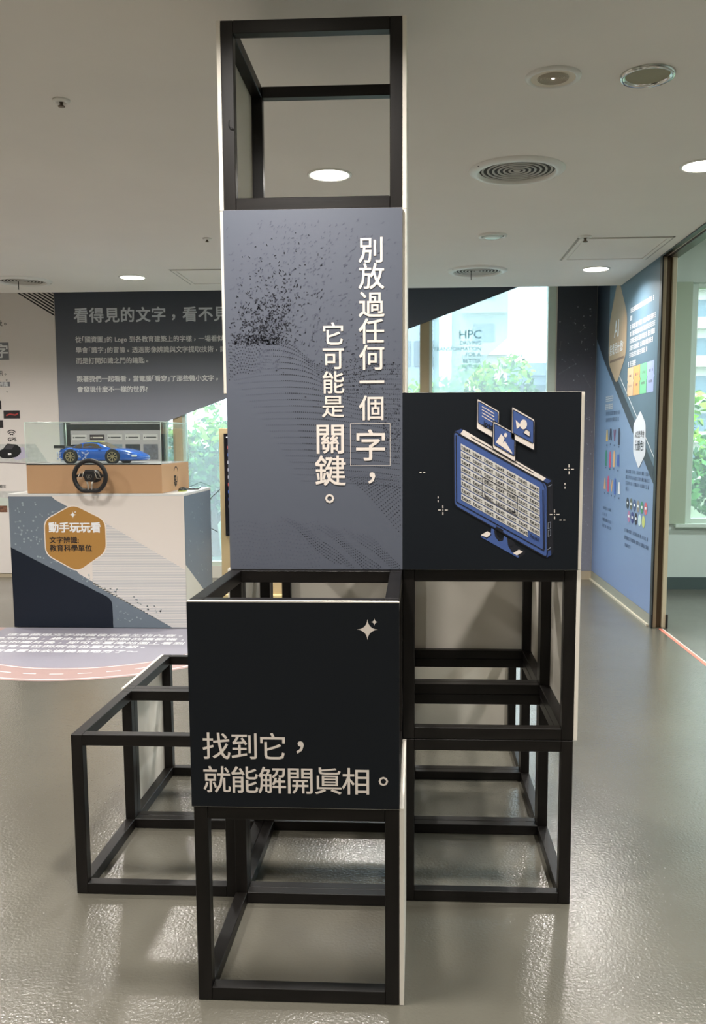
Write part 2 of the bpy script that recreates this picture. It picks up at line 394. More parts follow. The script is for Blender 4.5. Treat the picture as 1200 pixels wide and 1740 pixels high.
# added unseen lamps in a daylight tint, to brighten the adjacent room
for x, y in [(4.4, 1.0), (4.4, 4.0)]:
    t = thing('downlight', 'lit round downlight in the room beyond the partition, %s lamp' % ('front' if y < 2 else 'rear'), 'ceiling light', (x, y, 3.1), 0, 'round downlights in the ceiling')
    link('trim_ring', ring_me, t); link('diffuser', lens_me, t)
    l = bpy.data.lights.new('lamp', 'AREA'); l.shape = 'DISK'; l.size = .18; l.energy = 34; l.color = (.85, .97, 1); lo = bpy.data.objects.new('lamp', l); C.objects.link(lo); lo.parent = t; lo.location = (0, 0, -.012)
shade_paint = mat('painted_duct_shade', (52, 50, 46), .8)
cone_mes = []
shade_disc_me = disc_mesh([(.0, -.0012), (.178, -.0012)], shade_paint, 'shade_disc', 40)  # flat dark disc: the shade between the blades is painted as colour
flange_me = disc_mesh([(.176, -.002), (.181, -.013), (.187, -.017), (.206, -.014), (.224, -.005), (.226, 0)], trim_w, 'flange', 48)
blade_mes = []
for i in range(6):
    r = .030+i*.0255
    blade_mes.append(disc_mesh([(r, -.0018), (r+.003, -.0052), (r+.0095, -.0052), (r+.011, -.0018)], mat('diffuser_blade', (176, 172, 164), .45), 'blade', 40))
hub_me = disc_mesh([(0, -.007), (.014, -.006), (.018, -.002)], MATS['diffuser_blade'], 'hub', 24)
screw_me = disc_mesh([(0, -.010), (.004, -.009), (.005, -.002)], mat('screw_dark', (70, 66, 60), .4), 'screw', 8)
def diffuser(x, y, label):
    t = thing('air_diffuser', label, 'ceiling vent', (x, y, ZC), .4, 'round air diffusers')
    link('shade_disc', shade_disc_me, t); link('flange', flange_me, t); link('hub', hub_me, t)
    for m in blade_mes: link('blade', m, t)
    for a in (0.1, PI+.1): link('screw', screw_me, t, None, (.214*math.cos(a), .214*math.sin(a), -.002))
    return t
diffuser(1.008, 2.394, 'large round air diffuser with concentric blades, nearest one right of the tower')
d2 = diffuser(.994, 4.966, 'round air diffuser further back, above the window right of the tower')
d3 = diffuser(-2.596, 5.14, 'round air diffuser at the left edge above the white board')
for d, dx in ((d2, -.06), (d3, -.03)): MB().tube([(dx, -.02, -.01), (dx, -.02, -.075)], .003).build('tassel', blk, d)
# ceiling speaker
t = thing('ceiling_speaker', 'round white ceiling speaker with ringed grille', 'speaker', (1.011, 1.288, ZC))
MB().lathe([(.078, -.006), (.084, -.011), (.096, -.006), (.098, 0)], 40, cap=False).build('bezel', trim_w, t)
MB().lathe([(0, -.004), (.08, -.006)], 40).build('grille', mat('speaker_grille', (214, 204, 186), .6), t)
rg = MB()
for i in range(9): r = .01+i*.0052; rg.lathe([(r, -.0060), (r+.001, -.0078), (r+.0022, -.0078), (r+.003, -.0060)], 28, cap=False)
rg.build('grille_rings', mat('grille_hole', (176, 166, 148), .6), t)
MB().lathe([(0, -.0085), (.005, -.008), (.006, -.005)], 12).build('indicator', mat('indicator', (240, 240, 235), .3, emit=1.0), t)
# unlit recessed ring
t = thing('recessed_fitting', 'round chrome-rimmed recessed fitting with blank plate, near the top right', 'ceiling fitting', (1.338, 1.290, ZC))
MB().lathe([(.074, -.002), (.080, -.010), (.090, -.012), (.094, -.006), (.095, 0)], 40, cap=False).build('chrome_rim', chrome, t)
MB().lathe([(0, -.004), (.075, -.004)], 40).build('cover_plate', mat('blank_plate', (150, 146, 122), .7), t)
t = thing('emergency_light', 'small round emergency light with reflective glass lens', 'ceiling light', (1.008, 3.773, ZC))
MB().lathe([(.068, -.006), (.078, -.014), (.088, -.010), (.092, 0)], 36, cap=False).build('rim', trim_w, t)
MB().lathe([(0, -.022), (.04, -.018), (.068, -.008)], 28).build('glass_lens', mat('teal_lens', (214, 226, 220), .12), t)
MB().box((.06, -.05, -.018), (.068, -.04, -.006)).build('test_button', blk, t)
def sprinkler(x, y, label, k=1.0):
    t = thing('sprinkler_head', label, 'sprinkler', (x, y, ZC), 0, 'ceiling sprinkler heads')
    MB().lathe([(.012*k, -.003), (.02*k, -.012), (.033*k, -.006), (.036*k, 0)], 24).build('escutcheon', trim_w, t)
    MB().lathe([(.003, -.030*k), (.014*k, -.028*k), (.015*k, -.025*k), (.006*k, -.020*k), (.009*k, -.005*k)], 16).build('deflector', mat('sprinkler_metal', (120, 108, 96), .35, metal=.7), t)
sprinkler(-.789, 1.397, 'sprinkler head alone on the ceiling at upper left', .9)
sprinkler(1.596, 3.846, 'sprinkler head beside the right access hatch', 1.2)
sprinkler(-.784, 3.734, 'small sprinkler head left of the tower, above the left hatch', .8)
def hatch(x0, y0, x1, y1, label):
    t = thing('access_hatch', label, 'ceiling hatch', ((x0+x1)/2, (y0+y1)/2, ZC)); w, d = (x1-x0)/2, (y1-y0)/2
    f = MB()
    for a, b in (((-w, -d), (w, -d+.012)), ((-w, d-.012), (w, d)), ((-w, -d), (-w+.012, d)), ((w-.012, -d), (w, d))): f.box((a[0], a[1], -.003), (b[0], b[1], 0))
    f.build('shadow_gap', mat('hatch_gap', (168, 165, 156), .7), t)
    f = MB()
    for a, b in (((-w+.014, -d+.014), (w-.014, -d+.04)), ((-w+.014, d-.04), (w-.014, d-.014)), ((-w+.014, -d+.04), (-w+.04, d-.04)), ((w-.04, -d+.04), (w-.014, d-.04))): f.box((a[0], a[1], -.006), (b[0], b[1], 0))
    f.build('hatch_frame', ceil_m, t)
    MB().box((-w+.046, -d+.046, -.003), (w-.046, d-.046, 0)).build('hatch_door', ceil_m, t)
hatch(1.555, 3.88, 2.165, 4.60, 'square ceiling access hatch at right near the sliding track')
hatch(-1.31, 4.755, -.66, 5.40, 'square ceiling access hatch partly hidden left of the tower')

# ------------------------------------------------------------------ the display of stacked cube frames
CW, CD, CH, T = .495, .5, .5, .034; G = .0006
def post_mesh(h): return MB().box((0, 0, G), (T, T, h-G), bev=.0014).mesh('post', wood_m)
post1 = post_mesh(CH); post2 = post_mesh(2*CH)
railx = MB().box((T, 0, 0), (CW-2*G-T, T, T), bev=.0014).mesh('rail', woodx_m)
raily = MB().box((0, T, 0), (T, CD-2*G-T, T), bev=.0014).mesh('rail', woody_m)
BT = .011
def cube_frame(ix, iy, iz, label, boards='', nz=1, name='cube_frame'):
    t = thing(name, label, 'display frame', (ix*CW+G, iy*CD+G, iz*CH), 0, 'stacked cube frames of the display')
    w, d, h = CW-2*G, CD-2*G, CH*nz
    for x in (0, w-T):
        for y in (0, d-T): link('post', post1 if nz == 1 else post2, t, None, (x, y, 0))
    zs = []
    for k in range(nz): zs += [k*CH+G, (k+1)*CH-T-G]
    for z in zs:
        for y in (0, d-T): link('rail', railx, t, None, (0, y, z))
        for x in (0, w-T): link('rail', raily, t, None, (x, 0, z))
    bs = {}
    B = .0005
    if 'R' in boards: bs['R'] = MB().box((w+B, 0, G), (w+B+BT, d, h-G), bev=.0006).build('side_board', board_m, t)
    if 'L' in boards: bs['L'] = MB().box((-B-BT, 0, G), (-B, d, h-G), bev=.0006).build('side_board', board_m, t)
    if 'B' in boards: bs['B'] = MB().box((0, d+B, G), (w, d+B+BT, h-G), bev=.0006).build('back_board', board_m, t)
    if 'F' in boards: bs['F'] = MB().box((-.0004, -B-BT, G), (w+.0004, -B, h-G), bev=.0006).build('front_board', board_m, t)
    return t, bs
# front column
cube_frame(0, 0, 0, 'open black cube frame on the floor, nearest of all, under the dark slogan cube', 'R')
F2, b2 = cube_frame(0, 0, 1, 'black cube frame with dark slogan board and star, nearest and at front', 'F')
# left row on the floor
cube_frame(-1, 1, 0, 'open low cube frame on the floor at far left, front one of the left pair')
cube_frame(-1, 2, 0, 'rear cube frame of the low left pair, with a white side board', 'L')
# tower column
cube_frame(0, 1, 0, 'open floor cube frame at the tower foot, directly behind the nearest floor cube')
cube_frame(0, 1, 1, 'open cube frame behind the dark slogan cube, with a white board on its left', 'L')
T3, b3 = cube_frame(0, 1, 2, 'tall double frame of the tower with blue-grey board of vertical writing', 'F', nz=2, name='tall_frame')
for xx in (-.0005-BT, CW-2*G+.0005): MB().box((xx, 0, CH+G), (xx+BT, CD-2*G, 2*CH-G), bev=.0006).build('side_board', board_m, T3)
T5, _ = cube_frame(0, 1, 4, 'open cube frame at the very top of the tower, white boards on both sides', 'LR')
MB().tube([(.020, -.002, .240), (.019, -.006, .228), (.024, -.006, .219), (.033, -.003, .216)], .0011, 5).build('loose_wire', mat('wire_black', (8, 8, 8)), T5)
cube_frame(0, 2, 0, 'floor cube frame at the rear of the tower, mostly hidden')
cube_frame(0, 2, 1, 'cube frame with white back board at the rear of the tower, under the tall frame', 'B')
# right column
cube_frame(1, 1, 0, 'open floor cube frame at front of the right column')
cube_frame(1, 1, 1, 'open cube frame directly below the monitor picture, white board on its right', 'R')
R3, b5 = cube_frame(1, 1, 2, 'cube frame on top of the right column with a monitor picture on dark board', 'FR')
cube_frame(1, 2, 0, 'open floor cube frame in the middle of the right column, second from front')
cube_frame(1, 2, 1, 'rear cube frame of the right column with large white back board', 'RB')
cube_frame(1, 3, 0, 'rearmost floor cube frame of the right column with white back board', 'B')

# ---- print on the tall tower board (u 0..495 mm, v 0..1 m from its foot)
cv = Canvas((.0005, .5+G-.0005-BT, 1.0), (1, 0, 0), (0, 0, 1), None)
def on(parent, cvs):
    """make canvas geometry a sub-part of a board: coordinates are stored relative to the board's thing"""
    cvs.parent = parent; root = parent.parent or parent
    cvs.O = cvs.O-Vector(root.location)
    return cvs
on(b3['F'], cv)
cv.rect('printed_face', tower_print, -.001, .001, .4945, .999, 0)
for ch, x, z, sz in [('別', .409, 1.888, .074), ('放', .409, 1.817, .074), ('過', .409, 1.741, .074), ('任', .409, 1.669, .074), ('何', .409, 1.597, .074), ('一', .409, 1.529, .074), ('個', .409, 1.458, .074), ('字', .405, 1.354, .093), ('，', .408, 1.262, .09),
                      ('它', .302, 1.662, .066), ('可', .302, 1.596, .066), ('能', .301, 1.529, .066), ('是', .300, 1.463, .066), ('關', .291, 1.373, .091), ('鍵', .291, 1.283, .091), ('。', .288, 1.204, .08)]:
    cv.char('lettering', cream_ink, ch, x, z-1, sz, .009, 3)
cv.line('lettering', cream_ink, [(.348, .297), (.460, .297), (.460, .414), (.348, .414), (.348, .297)], .0011, 3)
def dash(x, y, l, w, a, m, nm='dot_pattern'):
    if not (.006 < x < .489 and .004 < y < .994): return
    c, s_ = math.cos(a), math.sin(a)
    cv.poly(nm, m, [(x+c*l-s_*w, y+s_*l+c*w), (x-c*l-s_*w, y-s_*l+c*w), (x-c*l+s_*w, y-s_*l-c*w), (x+c*l+s_*w, y+s_*l-c*w)], 1)
rnd = random.Random(3)
n = 0
while n < 900:               # scattered flecks, thickening downwards to v = .64
    x = rnd.uniform(.012, .33); t_ = rnd.random()**.55; y = .95-t_*.315
    w_ = math.exp(-((x-.13-.03*math.sin(t_*5))/(.085-.02*t_))**2)*(.15+.85*t_**2)
    if rnd.random() < w_:
        dash(x, y, rnd.uniform(.0012, .0036), rnd.uniform(.0010, .0016), rnd.choice([.8, 1.2, -.6, .3, 2.2])+rnd.uniform(-.4, .4), dot_m if rnd.random() < .45+.5*t_ else dot2_m); n += 1
for i in range(650):
    dash(rnd.gauss(.25, .13), rnd.uniform(.56, .97), rnd.uniform(.002, .0045), .0010, rnd.uniform(.3, 1.4), dot2_m, 'faint_dot_pattern')
for i in range(420):
    dash(rnd.gauss(.37, .065), rnd.gauss(.555, .045), rnd.uniform(.001, .0022), .0011, rnd.uniform(0, PI), dot_m if rnd.random() < .65 else dot2_m)
for i in range(180): dash(rnd.uniform(.44, .488), rnd.gauss(.40, .05), rnd.uniform(.001, .002), .0010, rnd.uniform(0, PI), dot_m if rnd.random() < .5 else dot2_m)
def wave(k, u):              # dotted contour k of the swell: crest at left, trough near the middle, rising again to the right
    c = .22+.012*k
    f = -.105/(1+math.exp(-(u-c)/.032))+.045/(1+math.exp(-(u-.36)/.03))
    return .648-.0175*k+f*max(.12, 1-k*.062)+.010*math.sin(u*9)-.10*max(0, .10-u)*(1 if k < 7 else 0)
for k in range(24):
    u = .012+max(0, k-5)*.011
    while u < .489:
        y = wave(k, u)
        s_ = .0014 if (.12+.006*k < u < .30) else .0011
        dash(u, y, s_, s_*.85, 0, dot_m if (u > .11+.006*k) else dot2_m)
        u += .0058
for k in range(13):          # dense dot band at the left edge
    for j in range(20-k//2): dash(.008+.0078*j+.0035*(k % 2), .640-.0085*k+.010*math.sin(j*.5)+.003*j, .0013, .0012, 0, dot_m if j < 15-k*.6 else dot2_m)
for k in range(19):          # diagonal dotted rays at lower right
    x0 = .30+.0125*k; y0 = .285-.0015*k
    for j in range(40): dash(x0+j*.0068, y0-j*(.0048+.0001*k)-.00005*j*j+.01*math.sin(j*.15), .0014 if j > 6 else .0010, .0011, 0, dot_m if j > 4 else dot2_m)
for k in range(15):
    x0 = .15+.018*k; y0 = .150-.004*(k % 5)-.003*k
    for j in range(26): dash(x0+j*.0060, y0-j*.0052+.006*math.sin(j*.25+k), .0013, .0010, 0, dot_m if j > 7 else dot2_m)
for k in range(12):
    for j in range(24): dash(.012+.0105*j+.004*(k % 2), .135-.0115*k+.004*math.sin(j*.6), .0010, .0009, 0, dot2_m)
cv.finish()

# ---- print on the nearest dark slogan board
c2 = on(b2['F'], Canvas((.0005, -.0005-BT, .5), (1, 0, 0), (0, 0, 1), None))
c2.rect('printed_face', dark_print, -.001, .002, .4945, .4965, 0)
x = .062
for ch, x, z in [('找', .062, .652), ('到', .129, .652), ('它', .196, .652), ('，', .261, .651)]: c2.char('lettering', cream_ink, ch, x, z-.5, .070 if ch != '，' else .085, .006, 2)
for i, ch in enumerate('就能解開眞相'): c2.char('lettering', cream_ink, ch, .061+.0664*i, .070, .070, .006, 2)
c2.char('lettering', cream_ink, '。', .457, .071, .070, .006, 2)
c2.poly('star_mark', cream_ink, star4(.421, .434, .0245), 2); c2.poly('star_mark', cream_ink, star4(.437, .452, .0085), 2)
c2.finish()

# ---- monitor picture on the right column
P = Canvas((.495+.0005, .5+G-.0005-BT, 1.0), (1, 0, 0), (0, 0, 1), None, lift=.0004)
on(b5['F'], P)
P.rect('printed_face', dark_print, -.001, .001, .4945, .499, 0)
def q(x, y):       # artwork units of a 1112 x 1093 sheet
    t = (y-67)/1093; xl = 20-8*t; xr = 1130-37*t
    return ((x-xl)/(xr-xl)*.493, .499*(1-t))
def pp(m, pts, layer, part='monitor_picture'): P.poly(part, m, [q(*p) for p in pts], layer)
def pl_(m, pts, w, layer, part='monitor_picture'): P.line(part, m, [q(*p) for p in pts], w*.00044, layer)
inkl = mat('picture_black', (10, 14, 26), .6); blue2 = mat('picture_blue_dark', (44, 66, 118), .6)
def outl(pts, m, w, layer, r=14):
    rp = rounded(pts, r); pp(m, rp, layer); pl_(inkl, rp+[rp[0]], w, layer+1)
outl([(345, 300), (385, 285), (945, 600), (945, 1050), (925, 1070), (900, 1080), (350, 765), (338, 740), (338, 320)], inkl, 5, 1)
pp(cream_ink, [(378, 318), (398, 292), (908, 590), (888, 606)], 3); pl_(inkl, [(446, 338), (830, 557)], 5, 4)
pp(blue2, [(345, 305), (382, 287), (396, 292), (375, 322)], 4); pp(blue2, [(888, 606), (908, 588), (940, 606), (918, 622)], 4)
outl([(338, 300), (912, 625), (908, 1080), (338, 755)], blue_ink, 6, 5, 26)
pl_(inkl, [(352, 325), (352, 735), (887, 1035), (887, 660)], 6, 7); pl_(inkl, [(365, 322), (885, 615), (900, 650), (893, 1030)], 4, 7)
pp(blue2, [(906, 1045), (932, 1030), (934, 1062), (905, 1080)], 6)
for y in (858, 905): pl_(mat('picture_grey', (130, 136, 150), .6), [(916, y+6), (932, y), (931, y+36), (915, y+42), (916, y+6)], 3, 7)
pl_(MATS['picture_grey'], [(918, 642), (942, 628)], 4, 7); pl_(MATS['picture_grey'], [(910, 1030), (930, 1016)], 4, 7)
scr = mat('screen_cream', (206, 204, 198), .6)
a = (1, .532); 
for r in range(8):       # eight lines of words on slanting strips
    y0 = 376+44*r; x1 = 865 if r < 7 else 790
    pp(scr, [(381, y0), (x1, y0+(x1-381)*.56), (x1, y0+(x1-381)*.56+38), (381, y0+37)], 7)
    for k in range(7):
        X, Y = 384+70*k, y0+30+70*k*.56
        e = 2.1
        gx, gy = q(X, Y); hx, hy = q(X+56, Y+56*.56)
        s1 = (hx-gx)/1.66
        vs, fs = glyph('text', .008)
        P.put('monitor_lettering', inkl, [(gx+p[0]*s1, gy+p[0]*(hy-gy)/1.66+p[1]*.0188*.90, p[2]) for p in vs], fs, 9)
sq = [(515, 580), (728, 700), (725, 822), (512, 702), (515, 580)]
pl_(inkl, sq, 4, 10)
for (x, y), (dx, dy) in zip([(528, 600), (713, 706), (710, 800), (527, 697)], [(1, 1), (-1, 1), (-1, -1), (1, -1)]):
    pl_(inkl, [(x, y+22*dy), (x, y), (x+22*dx, y+12*dx)], 5, 10)
pp(inkl, [(596, 884), (640, 908), (636, 920), (592, 896)], 8)
# stand
st = [(570, 900), (575, 940), (545, 955), (500, 945), (500, 955), (735, 1085), (775, 1060), (775, 1050), (720, 1035), (675, 1010), (665, 950), (650, 942), (632, 975), (600, 965), (588, 940), (585, 905)]
pp(inkl, [(640, 945), (700, 975), (715, 1000), (775, 1040), (770, 1060), (735, 1082), (690, 1050), (660, 1000)], 2)
pp(blue_ink, [(566, 898), (560, 945), (535, 962), (500, 940), (500, 952), (730, 1082), (735, 1070), (690, 1045), (668, 1005), (662, 955), (645, 945), (636, 975), (612, 980), (590, 950), (584, 905)], 3)
pp(cream_ink, [(500, 940), (540, 916), (562, 928), (556, 940), (536, 955), (515, 950)], 4); pp(cream_ink, [(698, 1052), (735, 1030), (760, 1044), (722, 1066)], 4)
pl_(inkl, [(670, 1010), (712, 998)], 4, 4); pl_(inkl, [(500, 942), (540, 958), (566, 936)], 4, 4); pl_(inkl, [(588, 912), (596, 950), (620, 972), (640, 962)], 12, 4)
# three picture cards
def card(pts, inner, layer):
    outl(pts, cream_ink, 5, layer, 10); outl(inner, blue_ink, 4, layer+2, 8)
card([(485, 103), (622, 180), (618, 365), (480, 285)], [(492, 120), (614, 188), (612, 318), (490, 250)], 6)
for k in range(4): pl_(cream_ink, [(514, 152+19*k), (590, 196+19*k)], 4.5, 10)
gx, gy = q(516, 262); s1 = .0265; vs, fs = glyph('.jpeg', .02)
P.put('monitor_lettering', inkl, [(gx+p[0]*s1*.62, gy-p[0]*s1*.30+p[1]*s1*.8, p[2]) for p in vs], fs, 10)
card([(582, 238), (722, 315), (718, 490), (578, 405)], [(590, 255), (714, 322), (712, 455), (588, 385)], 10)
pp(cream_ink, [(598, 370), (632, 318), (652, 345), (642, 375), (655, 362), (698, 432), (698, 440)], 14); P.disc('monitor_picture', cream_ink, *q(659, 326), .0045, 14, ry=.006)
card([(700, 153), (840, 232), (836, 420), (694, 345)], [(706, 172), (832, 242), (830, 378), (704, 312)], 12)
pp(cream_ink, [(722, 235), (756, 268), (728, 290)], 16); P.disc('monitor_picture', cream_ink, *q(770, 262), .0098, 17, ry=.0135)
outl([(785, 290), (808, 305), (808, 338), (768, 312)], cream_ink, 3, 18, 3)
def spark(x, y, full=True, ax=''):
    for dx, dy in ((1, 0), (-1, 0), (0, 1), (0, -1)):
        if ax == 'h' and dy or ax == 'v' and dx: continue
        A = (x+dx*12, y+dy*12) if full else (x+dx*5, y+dy*5); B = (x+dx*30, y+dy*30) if full else (x+dx*18, y+dy*18)
        pl_(cream_ink, [A, B], 5, 2, 'spark_marks')
    if full: P.disc('spark_marks', cream_ink, *q(x, y), .0014, 2)
spark(1049, 535); spark(266, 785); spark(957, 812); spark(140, 553, False, 'h'); spark(1023, 636, False, 'v'); spark(237, 718, False, 'v'); spark(1005, 847, False, 'h')
P.finish()

# ------------------------------------------------------------------ counter with its print
ct = thing('demo_counter', 'white counter with blue-grey graphics and ochre hexagon badge, under the toy car case', 'counter', (-2.416, 4.32, 0))
CWd, CDp, CHt = 1.286, .84, .985
MB().box((0, 0, .004), (CWd, CDp, CHt-.018)).build('cabinet', mat('counter_white', (222, 214, 206), .5), ct)
MB().box((-.002, -.002, CHt-.018), (CWd+.002, CDp+.002, CHt), bev=.002).build('counter_top', mat('counter_top_white', (214, 216, 214), .35), ct)
c3 = Canvas((0, 0, 0), (1, 0, 0), (0, 0, 1), ct, lift=.0006)
grey_blue = mat('print_grey_blue', (108, 120, 132), .5); sage = mat('print_sage', (205, 202, 190), .5); ochre = mat('print_ochre', (170, 126, 62), .5); dnav = mat('print_dark_navy', (17, 26, 40), .5, spec=.3); lgrey = mat('print_light_grey', (188, 188, 192), .5)
hexa = [(.475, .903), (.699, .775), (.697, .617), (.490, .418), (.267, .530), (.249, .702), (.267, .809)]
hexa = [(.475, .905), (.705, .790), (.705, .565), (.490, .418), (.262, .545), (.262, .790)]
c3.poly('front_graphic', grey_blue, [(0, .004), (0, .965), (.32, .965)]+rounded([(.30, .965), (.465, .875), (.40, .80)], .05)[4:13]+[(.42, .78), (.42, .50), (.50, .400), (1.18, .004)], 0)
c3.poly('front_graphic', dnav, [(0, .594), (.60, .285)]+rounded([(.60, .285), (.738, .215), (.740, .01)], .05)[3:12]+[(.740, .004), (0, .004)], 1)
# light grey hatched band: lines are print
c3.poly('front_graphic', lgrey, [(.60, .72), (.705, .775), (CWd, .43), (CWd, .004), (1.18, .004), (.60, .325)], 0)
hl = mat('print_hatch', (226, 222, 216), .5)
for i in range(66):
    z = .012+i*.0115
    xa = max(.60, 1.18-(z-.004)*1.82); xb = min(CWd, .705+(.775-z)*1.684)
    if z > .722: xa = .60+(z-.72)*1.9
    if xb > xa+.01: c3.rect('hatching', hl, xa, z, xb, z+.0055, 1)
hx = rounded(hexa, .055, 5); cxh, cyh = .482, .67
c3.poly('badge', cream_ink, [(cxh+(p[0]-cxh)*1.035, cyh+(p[1]-cyh)*1.035) for p in hx], 2)
c3.poly('badge', ochre, hx, 3)
c3.poly('badge', white_ink, star4(.472, .832, .026), 4); c3.poly('badge', white_ink, star4(.490, .852, .009), 4)
c3.text('badge_lettering', white_ink, '動手玩玩看', .288, .741, .0775, .03, 4)
c3.text('badge_lettering', black_ink, '文字辨識:', .290, .648, .052, .018, 4); c3.text('badge_lettering', black_ink, '教育科學單位', .290, .590, .0525, .018, 4)
netc = mat('network_dots', (150, 164, 172), .6)
def network(c, x0, y0, x1, y1, n, r, part, m, test=None, layer=1, seed=1, nm=.0016):
    R_ = random.Random(seed); pts = []
    while len(pts) < n:
        p = (R_.uniform(x0, x1), R_.uniform(y0, y1))
        if test is None or test(*p): pts.append(p)
    for i, p in enumerate(pts):
        c.disc(part, m, p[0], p[1], r*R_.uniform(.5, 1.3), layer, 8)
        if i % 3 == 0:
            o = min((z for z in pts if z is not p), key=lambda z: (z[0]-p[0])**2+(z[1]-p[1])**2); c.line(part, m, [p, o], nm, layer)
network(c3, .03, .42, .36, .93, 60, .006, 'network_print', netc, lambda x, y: y > .62-.5*x and x < .24+.9*abs(y-.62))
network(c3, .28, .05, 1.1, .5, 60, .005, 'network_print', netc, lambda x, y: y > .60-.50*x+.02 and y < .60-.49*x+.08 or (x > .76 and y < .60-.53*x-.02), seed=4)
c3.finish()
c4 = Canvas((CWd, 0, 0), (0, 1, 0), (0, 0, 1), ct)
c4.poly('side_graphic', grey_blue, [(0, .47), (0, .965), (CDp, .965), (CDp, .004), (.80, .06)], 0)
c4.poly('side_graphic', sage, [(0, .004), (0, .47), (.80, .06), (CDp, .004)], 1)
network(c4, .1, .3, .75, .9, 40, .006, 'network_print', netc, lambda x, y: y > .5-.4*x, seed=9)
c4.finish()

# ------------------------------------------------------------------ case on the counter
cs = thing('display_case', 'clear acrylic case on a tan box standing on the counter', 'display case', (-2.278, 4.332, .985))
tanb = mat('tan_board', (188, 150, 112), .55)
w, d, hb, ht = .99, .77, .208, .512
MB().box((0, 0, .0005), (w, d, hb), bev=.002).build('plinth', tanb, cs)
MB().box((.003, .003, hb), (w-.003, d-.003, hb+.004)).build('case_floor', mat('case_floor_grey', (150, 150, 150), .4), cs)
MB().box((0, 0, hb-.003), (w, .003, hb+.003)).build('dark_edge', blk, cs)
acr = glassy('clear_acrylic', (251, 253, 252), .015, (235, 245, 240), .02, 1.3)
edge = mat('acrylic_edge', (215, 232, 222), .3)
k = .006
for a, b in (((0, 0, hb+.004), (w, k, ht)), ((0, d-k, hb+.004), (w, d, ht)), ((0, k, hb+.004), (k, d-k, ht)), ((w-k, k, hb+.004), (w, d-k, ht)), ((k, k, ht-k), (w-k, d-k, ht))):
    MB().box(a, b).build('acrylic_pane', acr, cs)
e = MB()
r_ = .0022
for a, b in (((0, 0, ht), (w, 0, ht)), ((0, d, ht), (w, d, ht)), ((0, 0, ht), (0, d, ht)), ((w, 0, ht), (w, d, ht)), ((0, 0, hb), (0, 0, ht)), ((w, 0, hb), (w, 0, ht)), ((0, d, hb), (0, d, ht)), ((w, d, hb), (w, d, ht))): e.tube([a, b], r_, 6)
e.build('pane_edges', edge, cs)
lc = Canvas((w, 0, 0), (0, 1, 0), (0, 0, 1), cs)
arc = [(.38+.055*math.cos(t), .135+.045*math.sin(t)) for t in [PI*(.05+.85*i/12) for i in range(13)]]
lc.line('emblem', black_ink, arc, .008, 1)
lc.rect('emblem', black_ink, .325, .075, .385, .115, 1); lc.rect('emblem', tanb, .338, .085, .343, .105, 2); lc.rect('emblem', tanb, .358, .085, .364, .105, 2)
lc.poly('emblem', black_ink, [(.325, .070), (.410, .070), (.400, .045), (.365, .028), (.335, .045)], 1); lc.poly('emblem', tanb, [(.352, .062), (.392, .062), (.372, .044)], 2)
lc.line('emblem', black_ink, [(.415, .105), (.418, .085), (.410, .065)], .006, 1)
lc.finish()

